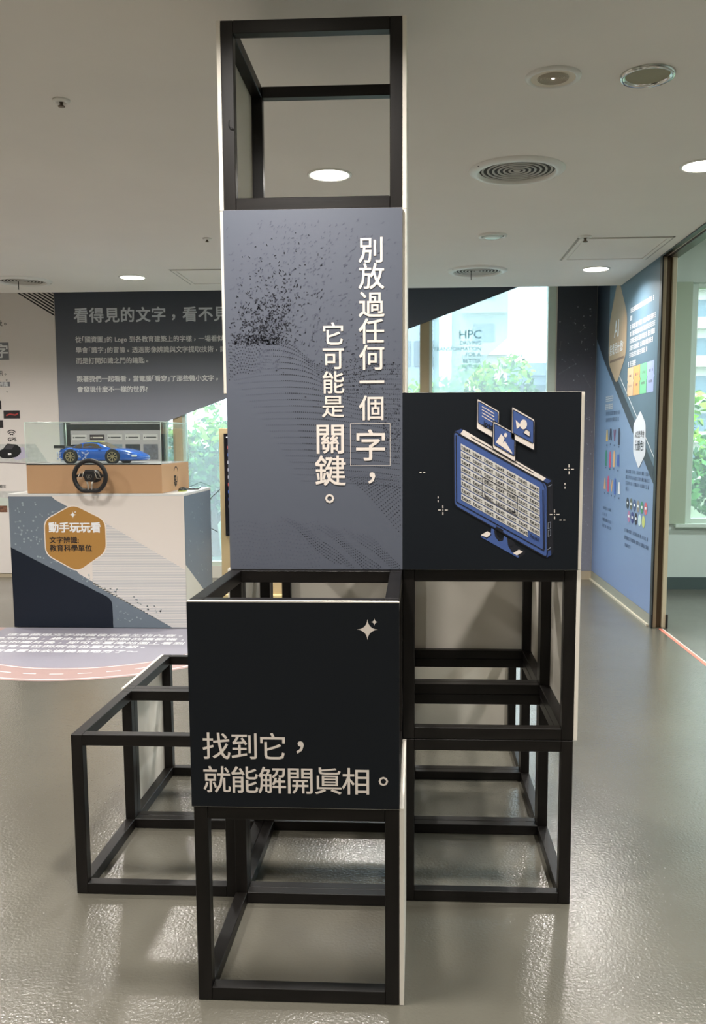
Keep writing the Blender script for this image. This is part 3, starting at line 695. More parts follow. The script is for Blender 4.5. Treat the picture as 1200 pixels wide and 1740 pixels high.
# ------------------------------------------------------------------ toy car in the case
def toy_car():
    t = thing('toy_car', 'blue toy racing coupe with black rear wing inside the clear case', 'toy car', (-2.105, 4.62, 1.197), math.radians(-3)); t.scale = (1, 1, 1.0)
    blue = mat('car_blue', (20, 92, 190), .22, noise=.06, nscale=5, coat=.5); L_ = .645
    # stations: x, half width, z low, z shoulder, z deck
    stn = [(0, .10, .045, .080, .092), (.012, .122, .022, .088, .100), (.05, .134, .018, .094, .106), (.12, .136, .016, .095, .106), (.2, .134, .014, .088, .100), (.3, .132, .014, .084, .098), (.38, .132, .014, .085, .098), (.46, .135, .015, .090, .100), (.52, .134, .016, .082, .092), (.58, .126, .017, .066, .076), (.62, .108, .018, .050, .058), (.642, .075, .022, .040, .044)]
    vs = []; fs = []
    for x, hw, zl, zm, zt in stn:
        zm *= 1.08; zt *= 1.08
        half = [(hw*.92, zl), (hw, zl+.014), (hw*1.0, (zl+zm)/2), (hw*.97, zm), (hw*.80, zt), (hw*.35, zt+.004)]
        ring = [(x, y, z) for y, z in half]+[(x, -y, z) for y, z in half[::-1]]; vs += ring
    n = 12
    for i in range(len(stn)-1):
        for j in range(n): fs.append((i*n+j, (i+1)*n+j, (i+1)*n+(j+1) % n, i*n+(j+1) % n))
    fs += [list(range(n)), [(len(stn)-1)*n+j for j in range(n)][::-1]]
    body = MB().add(vs, fs, 0, True).build('body', blue, t); m = body.modifiers.new('sub', 'SUBSURF'); m.levels = 1; m.render_levels = 2
    # cabin
    cst = [(.05, .060, .104, .105), (.11, .100, .100, .128), (.17, .104, .098, .152), (.24, .104, .096, .159), (.29, .104, .095, .154), (.34, .104, .096, .136), (.41, .098, .096, .104)]
    vs = []; fs = []
    for x, hw, z0, z1 in cst:
        h = [(hw, z0-.006), (hw*.97, z0+(z1-z0)*.4), (hw*.80, z0+(z1-z0)*.92), (hw*.4, z1)]
        vs += [(x, y, z) for y, z in h]+[(x, -y, z) for y, z in h[::-1]]
    n = 8
    for i in range(len(cst)-1):
        for j in range(n): fs.append((i*n+j, (i+1)*n+j, (i+1)*n+(j+1) % n, i*n+(j+1) % n))
    fs += [list(range(n)), [(len(cst)-1)*n+j for j in range(n)][::-1]]
    MB().add(vs, fs, 0, True).build('cabin', blue, t)
    gl = mat('car_window', (96, 86, 70), .15)
    for s_ in (-1, 1):
        Y = lambda z: s_*(.106-(z-.1)*.42)
        def panel(pts, nm, m, dy=0):
            v = [(x, Y(z)+s_*dy, z) for x, z in pts]; v2 = [(x, Y(z)-s_*.004, z) for x, z in pts]; nn = len(pts)
            MB().add(v+v2, [list(range(nn)), list(range(nn, 2*nn))[::-1]]+[(i, (i+1) % nn, nn+(i+1) % nn, nn+i) for i in range(nn)]).build(nm, m, t)
        panel([(.10, .112), (.18, .112), (.18, .145), (.155, .142)], 'rear_side_window', gl, .003)
        panel([(.188, .112), (.335, .112), (.29, .144), (.25, .150), (.188, .146)], 'side_window', gl, .003)
    # windscreen and roof stripe
    MB().add([(.402, -.085, .108), (.402, .085, .108), (.30, .075, .155), (.30, -.075, .155), (.402, -.085, .104), (.402, .085, .104), (.30, .075, .148), (.30, -.075, .148)], [(0, 1, 2, 3), (7, 6, 5, 4), (0, 4, 5, 1), (2, 6, 7, 3), (0, 3, 7, 4), (1, 5, 6, 2)]).build('windscreen', gl, t)
    MB().box((.205, -.07, .157), (.285, .07, .1605), bev=.001).build('roof_stripe', mat('yellow_stripe', (222, 222, 60), .4), t)
    # white camouflage flecks over the rear quarter, lighter specks over the nose
    R_ = random.Random(5); fl = MB()
    for i in range(60):
        x = R_.uniform(.005, .24); z = R_.uniform(.03, .095); s_ = R_.uniform(.003, .008)
        if abs(x-.10) < .06 and z < .085: x += .09 if x > .1 else -.085
        if x < 0.004: continue
        a0 = R_.uniform(0, PI); pts = [(x+s_*R_.uniform(.5, 1.2)*math.cos(a0+q_*PI/3), z+s_*R_.uniform(.4, .9)*math.sin(a0+q_*PI/3)) for q_ in range(6)]
        for sd in (-1, 1):
            yy = .1375
            fl.add([(p[0], sd*yy, p[1]) for p in pts]+[(p[0], sd*(yy-.006), p[1]) for p in pts], [list(range(6)), list(range(6, 12))[::-1]]+[(i_, (i_+1) % 6, 6+(i_+1) % 6, 6+i_) for i_ in range(6)])
    fl.build('camouflage_decals', mat('pale_decal', (190, 205, 235), .4), t)
    # headlight
    for s_ in (-1, 1): MB().box((.565, s_*.118-.012, .048), (.605, s_*.118+.004, .064), bev=.004).build('headlight', mat('headlight', (215, 230, 235), .1), t)
    MB().box((.38, -.05, .104), (.40, .05, .108), bev=.001).build('hood_vent', mat('pale_decal', (190, 205, 235)), t)
    # wheels
    tyre = mat('tyre', (14, 14, 15), .7); rim = mat('gold_rim', (176, 162, 120), .35, metal=.3)
    arch_m = mat('arch_dark', (8, 8, 10), .8)
    for x in (.105, .425):
        for s_ in (-1, 1):
            M = Matrix.Translation((x, s_*.128, .050)) @ Matrix.Rotation(-s_*PI/2, 4, 'X')
            MB().lathe([(0, .0), (.056, .0), (.057, .009), (.0, .0095)], 28, M).build('wheel_arch', arch_m, t)
            wh = MB().lathe([(.034, -.02), (.046, -.02), (.049, -.015), (.049, .010), (.046, .015), (.036, .015), (.034, .012)], 32, M, cap=False).build('wheel', tyre, t)
            rb = MB().lathe([(.0, .004), (.035, .004)], 24, M); rb.build('rim_back', blk, wh)
            sp = MB().lathe([(0, .015), (.008, .0145), (.009, .004)], 16, M).lathe([(.033, .004), (.033, .0145), (.036, .0155), (.036, .004)], 28, M, cap=False)
            for k_ in range(8):
                a = 2*PI*k_/8; c_, s2 = math.cos(a), math.sin(a); W_ = .0022
                pts = [(c_*.006-s2*W_, s2*.006+c_*W_), (c_*.006+s2*W_, s2*.006-c_*W_), (c_*.034+s2*W_*1.6, s2*.034-c_*W_*1.6), (c_*.034-s2*W_*1.6, s2*.034+c_*W_*1.6)]
                sp.prism(pts, .009, .0135, M)
            sp.build('rim', rim, wh)
    # rear wing
    MB().add([(-.022, -.12, .124), (.052, -.12, .116), (.052, .12, .116), (-.022, .12, .124), (-.022, -.12, .128), (.052, -.12, .121), (.052, .12, .121), (-.022, .12, .128)], [(0, 3, 2, 1), (4, 5, 6, 7), (0, 1, 5, 4), (1, 2, 6, 5), (2, 3, 7, 6), (3, 0, 4, 7)]).build('rear_wing', mat('wing_black', (18, 18, 20), .3), t)
    for s_ in (-.06, .06): MB().tube([(.035, s_, .095), (.018, s_, .120)], .004, 6).build('wing_strut', blk, t)
    for s_ in (-.12, .12): MB().box((-.028, s_-.0015, .112), (.058, s_+.0015, .134)).build('wing_end_plate', blk, t)
    for s_ in (-1, 1): MB().box((.315, s_*.125-.012, .098), (.330, s_*.125+.012, .110), bev=.003).build('side_mirror', blue, t)
toy_car()

# ------------------------------------------------------------------ steering wheel standing at the box
sw = thing('steering_wheel', 'black flat-bottomed game steering wheel mounted before the tan box', 'steering wheel', (-1.768, 4.21, 1.112))
rub = mat('wheel_leather', (18, 17, 18), .5); satin = mat('satin_silver', (188, 182, 172), .3, metal=.8)
pts = []
for i in range(48):
    a = 2*PI*i/48; x = .113*math.cos(a+.01); z = .113*math.sin(a+.01)
    if z < -.100: z = -.100-(z+.100)*.0
    pts.append((x, 0, z))
MB().tube(pts, .0155, 10, True).build('rim', rub, sw)
MB().prism(rounded([(-.038, .036), (.038, .036), (.042, .010), (.030, -.034), (-.030, -.034), (-.042, .010)], .012), -.016, .016, Matrix.Rotation(PI/2, 4, 'X')).build('hub', rub, sw)
MB().prism(rounded([(-.036, .034), (.036, .034), (.030, .048), (-.030, .048)], .005), -.010, .010, Matrix.Rotation(PI/2, 4, 'X')).build('hub_cap', mat('hub_satin', (60, 58, 58), .35), sw)
for s_ in (-1, 1):
    MB().add([(s_*.036, -.006, .026), (s_*.105, -.004, .012), (s_*.105, -.004, -.004), (s_*.036, -.006, .000), (s_*.036, .006, .026), (s_*.105, .004, .012), (s_*.105, .004, -.004), (s_*.036, .006, .000)], [(0, 1, 2, 3), (7, 6, 5, 4), (0, 4, 5, 1), (2, 6, 7, 3)]).build('spoke', rub, sw)
    fr = [(s_*.040, -.014, .034), (s_*.062, -.014, .034), (s_*.086, -.014, -.014), (s_*.052, -.014, -.010)]
    MB().tube(fr, .0028, 6, True).build('paddle', satin, sw)
    MB().tube([(s_*.020, -.008, -.032), (s_*.014, -.008, -.060), (s_*.012, -.006, -.100)], [.008, .006, .007], 8).build('lower_spoke', satin, sw)
ec = Canvas((0, -.0165, 0), (1, 0, 0), (0, 0, 1), sw)
ep = [(-.016, .012), (.016, .012), (.018, .002), (.010, -.016), (-.010, -.016), (-.018, .002), (-.016, .012)]
ec.line('emblem', satin, ep, .0016, 1); ec.line('emblem', satin, [(.006, .006), (-.004, .005), (-.008, -.002), (-.002, -.009), (.005, -.004), (.002, .0)], .0026, 1)
ec.finish()
MB().lathe([(.030, 0), (.030, .06), (.045, .07), (.045, .121)], 24, Matrix.Rotation(-PI/2, 4, 'X')).build('column', rub, sw)

# tablet and mouse on the counter
tb = thing('tablet', 'thin dark tablet lying on the counter right of the tan box', 'tablet', (-1.205, 4.93, .985), math.radians(8))
MB().box((-.075, -.11, .0005), (.045, .11, .009), bev=.003).build('body', mat('tablet_dark', (28, 34, 34), .4), tb)
MB().box((-.068, -.10, .009), (.038, .10, .0098)).build('screen', mat('tablet_glass', (20, 26, 26), .08), tb)
mo = thing('computer_mouse', 'small black mouse with yellow-green base on the counter beside the tan box', 'mouse', (-1.215, 4.62, .985), 0)
prof = [(0, .030), (.016, .028), (.027, .018), (.030, .008), (.030, .006)]
M = Matrix.Diagonal((1.0, 1.9, 1, 1)); MB().lathe(prof[::-1], 20, M).build('shell', mat('mouse_black', (20, 22, 20), .35), mo)
MB().lathe([(.031, .0005), (.031, .006), (0, .0062)], 20, M).build('base', mat('lime_base', (168, 180, 60), .5), mo)
wr = MB().tube([(-1.27, 5.05, .992), (-1.2, 5.12, 1.03), (-1.14, 5.15, 1.0), (-1.10, 5.1, .989)], .002, 6); tag(wr.build('cable', mat('cable_dark', (40, 60, 58), .5)), 'thin dark cable looping over the rear corner of the counter', 'cable')

# ------------------------------------------------------------------ printed floor mat before the counter
fm = thing('floor_graphic', 'lilac floor sticker with white writing and pink road edge before the counter', 'floor sticker', (-1.64, 3.99, 0))
fc = Canvas((0, 0, .0004), (1, 0, 0), (0, 1, 0), fm, lift=.0003)
lil = mat('lilac_print', (150, 148, 160), .4, spec=.4); pink = mat('pink_print', (172, 146, 142), .4, spec=.4)
def lobe(r, ytop=.325): return [(r*math.cos(a), r*.995*math.sin(a)) for a in [PI+PI*i/48 for i in range(49)]]+[(r, ytop), (-r, ytop)]
fc.poly('road_print', pink, lobe(1.125), 0)
def arcl(r, w, part, layer, a0=PI, a1=2*PI, n=64): fc.line(part, white_ink, [(r*math.cos(a0+(a1-a0)*i/n), r*math.sin(a0+(a1-a0)*i/n)) for i in range(n+1)], w, layer)
fc.poly('lilac_field', lil, lobe(.83), 1)
arcl(.845, .010, 'road_lines', 2); arcl(1.085, .010, 'road_lines', 2)
for i in range(18):
    a = PI+.06+i*.17
    arcl(.965, .011, 'road_lines', 2, a, a+.085, 6)
rows = [('這是使用文字辨識後所產生的內容。', -.70, .085), ('動方向盤，經由車子上架設的攝影機，', -.74, -.035), ('前方的圖片後，即可在臺灣地圖上看到', -.74, -.150), ('個教育單位的所在位置與介紹。', -.70, -.265), ('快來看看你去過幾個地方了～', -.66, -.395)]
for s_, x, y in rows:
    fc.text('lettering', white_ink, s_, x-.02, y, .078, .022, 3, pitch=1.04)
fc.finish()

# ------------------------------------------------------------------ graphics on the back wall
yb = YB-.001
g1 = thing('wall_graphic', 'dark blue-grey wall graphic with white Chinese title, slanting lower edge', 'wall graphic', (0, YB-.012, 0))
gd = mat('print_dark_gradient', (80, 84, 92), .6, grad=('Z', 1.3, 2.9, (158, 162, 176), (44, 52, 66), .62, (98, 103, 114)))
Mx = Matrix.Rotation(PI/2, 4, 'X')
MB().prism([(-2.97, .1), (-1.992, .1), (-1.992, 1.512), (1.518, 2.795), (1.80, 2.90), (1.80, 2.99), (-2.97, 2.99)], 0, .004, Mx).build('film_sheet', gd, g1)
c5 = Canvas((0, -.004, 0), (1, 0, 0), (0, 0, 1), g1)
c5.text('title_lettering', mat('grey_white_ink', (212, 218, 226), .6), '看得見的文字，看不見的力量', -2.785, 2.570, .148, .020, 1, pitch=1.03)
for s_, z, of in [('從「國資圖」的 Logo 到各教育建築上的字樣，一場看似', 2.339, .014), ('學會「識字」的冒險。透過影像辨識與文字提取技術，讓', 2.237, .014), ('而是打開知識之門的鑰匙。', 2.136, .016), ('跟著我們一起看看，當電腦「看穿」了那些微小文字，', 1.961, .024), ('會發現什麼不一樣的世界?', 1.860, .024)]:
    c5.text('body_lettering', white_ink, s_, -2.778, z, .0617, of, 1)
c5.finish()
g2 = thing('wall_graphic', 'dark wall panel with faint dot network between window and right corner', 'wall graphic', (0, YB-.012, 0))
MB().box((1.868, -.004, .086), (XR-.014, 0, 2.99)).build('film_sheet', mat('print_dark_gradient_right', (80, 82, 92), .6, grad=('Z', .1, 2.9, (126, 128, 140), (36, 44, 54), .6, (92, 92, 102)), noise=.05, nscale=60), g2)
c6 = Canvas((0, -.004, 0), (1, 0, 0), (0, 0, 1), g2); network(c6, 1.89, .15, 2.22, 2.6, 130, .0062, 'network_print', mat('network_grey', (134, 138, 148), .6), nm=.0015, seed=3); c6.finish()

# white information board at far left
g3 = thing('information_board', 'white information board with black stripes at its corner, far left edge', 'wall graphic', (0, YB-.012, 0))
MB().box((-3.9, -.004, .04), (-2.972, 0, 2.99)).build('board_sheet', mat('board_white', (224, 218, 214), .6), g3)
c7 = Canvas((0, -.004, 0), (1, 0, 0), (0, 0, 1), g3)
for i in range(11):
    dz = .030*i; z0 = 2.565+dz*1.0; xl = -2.974-(2.985-z0)*1.62
    c7.poly('corner_stripes', black_ink, [(-2.974, z0), (-2.974, z0+.016), (xl+.02, 2.985), (xl, 2.985)] if z0 < 2.93 else [(-2.974, z0), (-2.974, z0+.012), (xl+.02, 2.985), (xl, 2.985)], 1)
dk = mat('board_grey_text', (70, 68, 70), .6)
c7.text('lettering', dk, '最後。', -3.63, 2.506, .068, .012, 1)
c7.rect('grey_tile', mat('tile_grey', (120, 122, 128), .6), -3.80, 2.15, -3.443, 2.318, 1)
c7.text('lettering', white_ink, '字', -3.585, 2.235, .14, .02, 2)
c7.text('lettering', dk, '的資訊。', -3.68, 2.021, .056, .008, 1); c7.text('lettering', dk, '。', -3.50, 1.965, .05, .008, 1)
c7.rect('grey_tile', MATS['tile_grey'], -3.75, 1.893, -3.447, 1.938, 1); c7.text('lettering', white_ink, '文字辨識', -3.655, 1.916, .047, .012, 2); c7.text('lettering', dk, '。', -3.50, 1.85, .05, .008, 1)
ph = mat('photo_dark', (34, 28, 32), .5, noise=.5, nscale=30); redp = mat('photo_red', (170, 60, 60), .5); mapm = mat('map_grey', (196, 196, 194), .6, noise=.12, nscale=25); lilm = mat('map_lilac', (186, 182, 204), .6)
for a in ((-3.70, 1.67, -3.545, 1.755), (-3.526, 1.581, -3.362, 1.660), (-3.70, 1.49, -3.535, 1.565)): c7.rect('photo_print', ph, *a, 1)
c7.line('photo_print', redp, [(-3.50, 1.61), (-3.46, 1.625), (-3.41, 1.615), (-3.38, 1.63)], .014, 2)
for r in (.022, .042, .062): c7.line('signal_mark', black_ink, [(-3.455+r*.9*math.cos(a), 1.405+r*math.sin(a)) for a in [PI*(.22+.56*i/10) for i in range(11)]], .009, 1)
c7.text('lettering', black_ink, 'GPS', -3.497, 1.378, .052, .02, 1)
c7.poly('map_print', mapm, [(-3.80, 1.145), (-3.10, 1.150), (-3.22, 1.330), (-3.75, 1.330)], 1)
c7.poly('map_print', lilm, [(-3.42, 1.17), (-3.30, 1.20), (-3.34, 1.30), (-3.42, 1.29), (-3.48, 1.22)], 2); c7.line('map_print', mat('shadow_ink', (150, 140, 142), .6), [(-3.80, 1.140), (-3.55, 1.150), (-3.30, 1.135), (-3.08, 1.145)], .010, 2)
c7.poly('car_drawing', black_ink, rounded([(-3.60, 1.22), (-3.59, 1.265), (-3.545, 1.285), (-3.505, 1.335), (-3.41, 1.325), (-3.37, 1.295), (-3.365, 1.250), (-3.41, 1.205), (-3.48, 1.190), (-3.56, 1.192)], .012), 3)
c7.poly('car_drawing', mat('car_window_ink', (66, 64, 70), .6), [(-3.535, 1.282), (-3.502, 1.325), (-3.43, 1.318), (-3.46, 1.280)], 4); c7.poly('car_drawing', white_ink, [(-3.50, 1.222), (-3.465, 1.224), (-3.467, 1.243), (-3.50, 1.241)], 4)
c7.text('lettering', dk, '位置顯示', -3.68, .913, .036, .008, 1)
c7.rect('map_print', mapm, -3.80, .80, -3.25, .865, 1); c7.rect('map_print', mat('map_green', (198, 206, 198), .6), -3.80, .70, -3.46, .80, 1)
c7.disc('pin_mark', mat('pin_red', (150, 30, 46), .6), -3.505, .80, .018, 2); c7.poly('pin_mark', MATS['pin_red'], [(-3.520, .792), (-3.490, .792), (-3.505, .760)], 2); c7.disc('pin_mark', white_ink, -3.505, .80, .008, 3)
c7.rect('photo_print', mat('photo_brown', (120, 84, 66), .5, noise=.5, nscale=40), -3.70, .655, -3.535, .72, 2)
c7.finish()

# wall-mounted screen behind the case
tv = thing('wall_display', 'black-framed screen with row of labelled photographs, behind the acrylic case', 'screen', (-2.91, YB-.075, .86))
MB().box((0, 0, 0), (.99, .05, .680), bev=.004).build('frame', mat('tv_black', (12, 12, 13), .35), tv)
c8 = Canvas((0, 0, 0), (1, 0, 0), (0, 0, 1), tv)
c8.rect('screen_picture', mat('screen_grey', (150, 146, 146), .4, emit=.2), .07, .30, .965, .60, 0)
scols = [(70, 82, 98), (110, 100, 96), (116, 130, 140), (34, 36, 44), (96, 96, 104)]
for i in range(5):
    x0 = .085+.176*i
    c8.rect('screen_picture', mat('label_%s' % ['pale', 'dark', 'pale', 'pale', 'pale'][i], [(190, 186, 184), (44, 32, 38)][i == 1], .4, emit=.1), x0, .505, x0+.145, .56, 1)
    c8.rect('screen_picture', black_ink if i != 1 else cream_ink, x0+.03, .527, x0+.13, .538, 2); c8.disc('screen_picture', black_ink if i != 1 else cream_ink, x0+.015, .532, .007, 2, 8)
    c8.rect('screen_picture', mat('screen_photo_%s' % 'abcde'[i], scols[i], .4, noise=.35, nscale=22, emit=.08), x0, .315, x0+.145, .465, 1)
for i in range(9): c8.disc('screen_picture', mat('screen_people', (200, 196, 190), .5), .60+.012*i, .40+.012*math.sin(i*2.1), .007, 2, 8, ry=.014)
c8.finish()

# kiosk screen
kk = thing('kiosk', 'tall beige kiosk with black touch screen, mostly hidden left of the tower', 'kiosk', (-1.125, 5.50, 0))
MB().box((0, 0, .0), (.72, .10, 1.462), bev=.004).build('housing', mat('kiosk_beige', (206, 184, 142), .5), kk)
MB().box((-.02, -.03, 0), (.74, .16, .05), bev=.004).build('foot', mat('kiosk_foot', (226, 206, 150), .5), kk)
MB().box((.045, -.022, .555), (.70, 0, 1.418), bev=.003).build('screen', mat('kiosk_black', (16, 15, 24), .2), kk)
c9 = Canvas((.045, -.022, .555), (1, 0, 0), (0, 0, 1), kk)
icl = [(200, 80, 70), (80, 110, 170), (225, 225, 230), (205, 205, 212), (225, 225, 230), (215, 90, 80), (60, 110, 200), (60, 70, 130), (90, 90, 96)]
for i, cc in enumerate(icl): c9.rect('app_icons', mat('icon_%s' % 'abcdefghi'[i], cc, .4, emit=.4), .03, .745-.062*i-.012, .058, .745-.062*i+.014, 1)
c9.rect('app_icons', MATS['icon_c'], .02, .83, .06, .836, 1); c9.rect('app_icons', MATS['icon_i'], .034, .03, .056, .058, 1)
c9.finish()
tag(MB().tube([(-1.125, 5.52, .95), (-1.20, 5.50, .88), (-1.245, 5.48, .78), (-1.245, 5.48, .70), (-1.21, 5.49, .62), (-1.15, 5.50, .585)], .0035, 6).build('power_cable', blk), 'black cable looping beside the kiosk screen', 'cable')

# film lettering and corner marks on the window
wl = thing('window_lettering', 'faint grey HPC lettering on the large window right of the tower', 'lettering', (0, YB+.045, 0))
fg = glassy('faint_film_grey', (205, 216, 218), .10, (190, 205, 208))
wc = Canvas((0, 0, 0), (1, 0, 0), (0, 0, 1), wl)
def wtext(s_, zt, zb, xr):
    h = zt-zb; vs, _ = glyph(s_, .012); w_ = max(v[0] for v in vs); sz = h/.70
    wc.glyphs('letters', fg, s_, xr-w_*sz, zb, sz, .012, 1)
wtext('HPC', 2.400, 2.320, 1.158); wtext('DRIVING', 2.298, 2.262, 1.155); wtext('TRANSFORMATION', 2.242, 2.206, 1.155); wtext('FOR A', 2.190, 2.154, 1.155); wtext('BETTER', 2.128, 2.092, 1.155); wtext('FUTURE', 2.076, 2.040, 1.155)
wc.line('letters', fg, [(1.55, 2.13), (1.60, 2.09), (1.55, 2.05)], .008, 1)
wc.finish()
wm = thing('window_marks', 'small grey corner brackets printed on the window left of the tower', 'window sticker', (0, YB+.045, 0))
wc = Canvas((0, 0, 0), (1, 0, 0), (0, 0, 1), wm)
for (x0, z0, x1, z1, L_) in ((-1.486, 1.525, -1.38, 1.635, .035), (-1.615, 1.27, -1.545, 1.345, .07), (-1.60, 1.20, -1.555, 1.25, .02)):
    for cx_, cz_, dx, dz in ((x0, z0, 1, 1), (x1, z0, -1, 1), (x0, z1, 1, -1), (x1, z1, -1, -1)): wc.line('brackets', fg, [(cx_+dx*L_, cz_), (cx_, cz_), (cx_, cz_+dz*L_)], .005, 1)
wc.finish()
# frosted slanting film sheets stuck on the window
ff = glassy('frosted_sheet', (236, 242, 242), .26, (240, 246, 246), .05)
fs_ = thing('frosted_film', 'pale frosted film with a slanting edge across the large window', 'window film', (0, YB+.040, 0))
MB().prism([(.70, .17), (.70, 2.88), (1.10, 2.88), (1.78, 2.88), (1.78, 2.65), (1.22, 2.16), (1.0, 1.9), (.95, .17)], 0, .002, Mx).build('film_sheet', ff, fs_)

# ------------------------------------------------------------------ graphic panel on the right wall (u = Y falling, v = Z)
g4 = thing('wall_graphic', 'blue wall graphic with tan AI badge, colour strips and white hexagon, right wall', 'wall graphic', (XR-.010, 0, 0))
MB().box((0, 4.51, .087), (.010, YB-.014, 2.995), bev=.001).build('panel_sheet', mat('print_light_blue', (120, 146, 184), .5, grad=('Z', .1, 2.6, (124, 146, 186), (112, 140, 170))), g4)
R4 = Canvas((0, 0, 0), (0, -1, 0), (0, 0, 1), g4, lift=.0007)
def rp(part, m, pts, layer, rnd_=0):
    p = [(-y, z) for y, z in pts]; R4.poly(part, m, rounded(p, rnd_) if rnd_ else p, layer)
teal = mat('print_teal', (76, 100, 116), .5); navy2 = mat('print_navy', (20, 30, 44), .5)
rp('teal_field', teal, [(6.68, 2.35), (6.68, 2.99), (4.515, 2.99), (4.515, 1.06)], 0)
rp('navy_field', navy2, [(6.70, 2.30), (6.70, 2.99), (6.15, 2.99), (6.17, 2.12), (5.98, 1.98), (4.515, 1.16), (4.515, 1.04), (6.32, 2.05)], 1)
R4.line('white_rule', white_ink, [(-5.90, 2.00), (-4.515, 1.23)], .008, 2)
badge = [(5.83, 2.72), (5.47, 2.37), (5.47, 2.05), (5.80, 1.82), (6.14, 2.03), (6.14, 2.37)]
rp('tan_badge', mat('print_tan', (176, 150, 116), .5), badge, 3, .08)
R4.text('badge_lettering', white_ink, 'AI', -5.93, 2.30, .20, .012, 4)
R4.text('badge_lettering', white_ink, '能看見什麼?', -6.10, 2.13, .098, .012, 4)
R4.rect('badge_lettering', mat('print_brown', (120, 92, 66), .5), -6.08, 2.02, -5.55, 2.04, 4)
def marks(part, m, x0, x1, z, h, layer, seed):      # unreadable small print, set as broken strokes
    R_ = random.Random(seed); x = x0
    while x < x1-.02:
        for k_ in range(3):
            R4.rect(part, m, x+.002, z+h*(k_/3-.5)+.002, x+.026, z+h*(k_/3-.5)+h*.17, layer)
        R4.rect(part, m, x+(.006 if R_.random() < .5 else .016), z-h/2, x+(.010 if R_.random() < .5 else .020)+.002, z+h*.45, layer)
        x += .034 if R_.random() > .12 else .055
rowsw = [(-5.36, -4.62, 2.375), (-5.36, -5.28, 2.315), (-5.36, -4.58, 2.245), (-5.36, -4.58, 2.19), (-5.36, -4.58, 2.135), (-5.36, -4.60, 2.08), (-5.36, -4.78, 2.025)]
for i, (a, b, z) in enumerate(rowsw): marks('white_small_print', white_ink, a, b, z, .040, 2, i)
marks('white_small_print', white_ink, -5.39, -5.12, 1.955, .045, 2, 40)
cols = [(206, 178, 140), (226, 156, 88), (108, 186, 136), (150, 164, 206)]
for i in range(4):
    y0 = 5.40-.205*i; y1 = y0-.195
    rp('colour_strips', mat('strip_%s' % 'abcd'[i], cols[i], .5), [(y0, 1.70), (y0, 1.80), (y0-.02, 1.815), (y0, 1.83), (y0, 1.925), (y1, 1.925), (y1, 1.83), (y1-.02, 1.815), (y1, 1.80), (y1, 1.70)], 2)
    marks('strip_print', mat('strip_text', (110, 100, 110), .6), -y0+.05, -y1-.03, 1.86, .02, 3, i); marks('strip_print', MATS['strip_text'], -y0+.05, -y1-.03, 1.78, .02, 3, i+9)
rp('white_hexagon', mat('hexagon_white', (214, 218, 226), .5), [(4.945, 1.575), (4.775, 1.475), (4.755, 1.25), (4.952, 1.135), (5.135, 1.25), (5.15, 1.475)], 3, .03)
R4.text('hexagon_lettering', dk, 'AI怎麼學會', -5.10, 1.396, .060, .005, 4); R4.text('hexagon_lettering', navy_ink, '分顏色?', -5.09, 1.312, .085, .012, 4)
marks('white_small_print', white_ink, -6.22, -5.90, 1.715, .055, 2, 50); marks('white_small_print', white_ink, -6.22, -5.90, 1.645, .055, 2, 51)
gt = mat('grey_blue_text', (78, 98, 128), .6)
marks('grey_small_print', gt, -6.20, -5.62, 1.585, .035, 2, 52); marks('grey_small_print', gt, -6.20, -5.64, 1.53, .035, 2, 53)
for i, z in enumerate((1.103, 1.056, 1.008)): marks('grey_small_print', gt, -5.37, -4.62, z, .030, 2, 60+i)
marks('grey_small_print', gt, -5.36, -5.25, .96, .030, 2, 64)
for i, z in enumerate((.74, .685, .635, .58)): marks('grey_small_print', gt, -6.23, -5.86 if i != 1 else -6.05, z, .028, 2, 70+i)
for i, z in enumerate((.625, .565)): marks('grey_small_print', gt, -5.36, -4.60, z, .030, 2, 75+i)
marks('grey_small_print', gt, -5.34, -5.15, .505, .03, 2, 80)
ic = {'y': (214, 176, 90), 'n': (40, 44, 70), 'p': (120, 60, 96), 'g': (60, 140, 120), 'r': (196, 70, 110), 'o': (220, 170, 120), 'b': (60, 96, 180), 'w': (225, 225, 228)}
icm = {k_: mat('garment_%s' % v_, ic[k_], .6) for k_, v_ in zip('ynpgrobw', ['yellow', 'navy', 'plum', 'green', 'red', 'orange', 'blue', 'white'])}
def icon(kind, c_, y, z):
    m = icm[c_]
    if kind == 'dress': rp('garment_pictures', m, [(y+.02, z+.05), (y-.02, z+.05), (y-.045, z-.05), (y+.045, z-.05)], 2)
    if kind == 'legs': rp('garment_pictures', m, [(y+.03, z+.05), (y-.03, z+.05), (y-.045, z-.05), (y-.015, z-.05), (y, z+.01), (y+.015, z-.05), (y+.045, z-.05)], 2)
    if kind == 'vee': rp('garment_pictures', m, [(y+.045, z+.05), (y+.02, z+.05), (y, z), (y-.02, z+.05), (y-.045, z+.05), (y-.012, z-.05), (y+.012, z-.05)], 2)
    if kind == 'coat': rp('garment_pictures', m, [(y+.02, z+.07), (y-.02, z+.07), (y-.04, z+.03), (y-.035, z-.07), (y+.035, z-.07), (y+.04, z+.03)], 2)
    R4.rect('garment_captions', gt, -y-.018, z-.092, -y+.018, z-.078, 2)
for kk_, c_, y, z in [('dress', 'y', 6.13, 1.39), ('legs', 'n', 5.98, 1.40), ('vee', 'p', 5.82, 1.39), ('coat', 'n', 5.65, 1.38), ('coat', 'g', 6.15, 1.19), ('coat', 'r', 5.98, 1.18), ('coat', 'o', 5.82, 1.19), ('legs', 'b', 5.66, 1.18), ('dress', 'o', 6.17, .96), ('coat', 'r', 6.03, .965), ('vee', 'o', 5.89, .955), ('coat', 'b', 5.76, .955), ('dress', 'w', 5.60, .95)]: icon(kk_, c_, y, z)
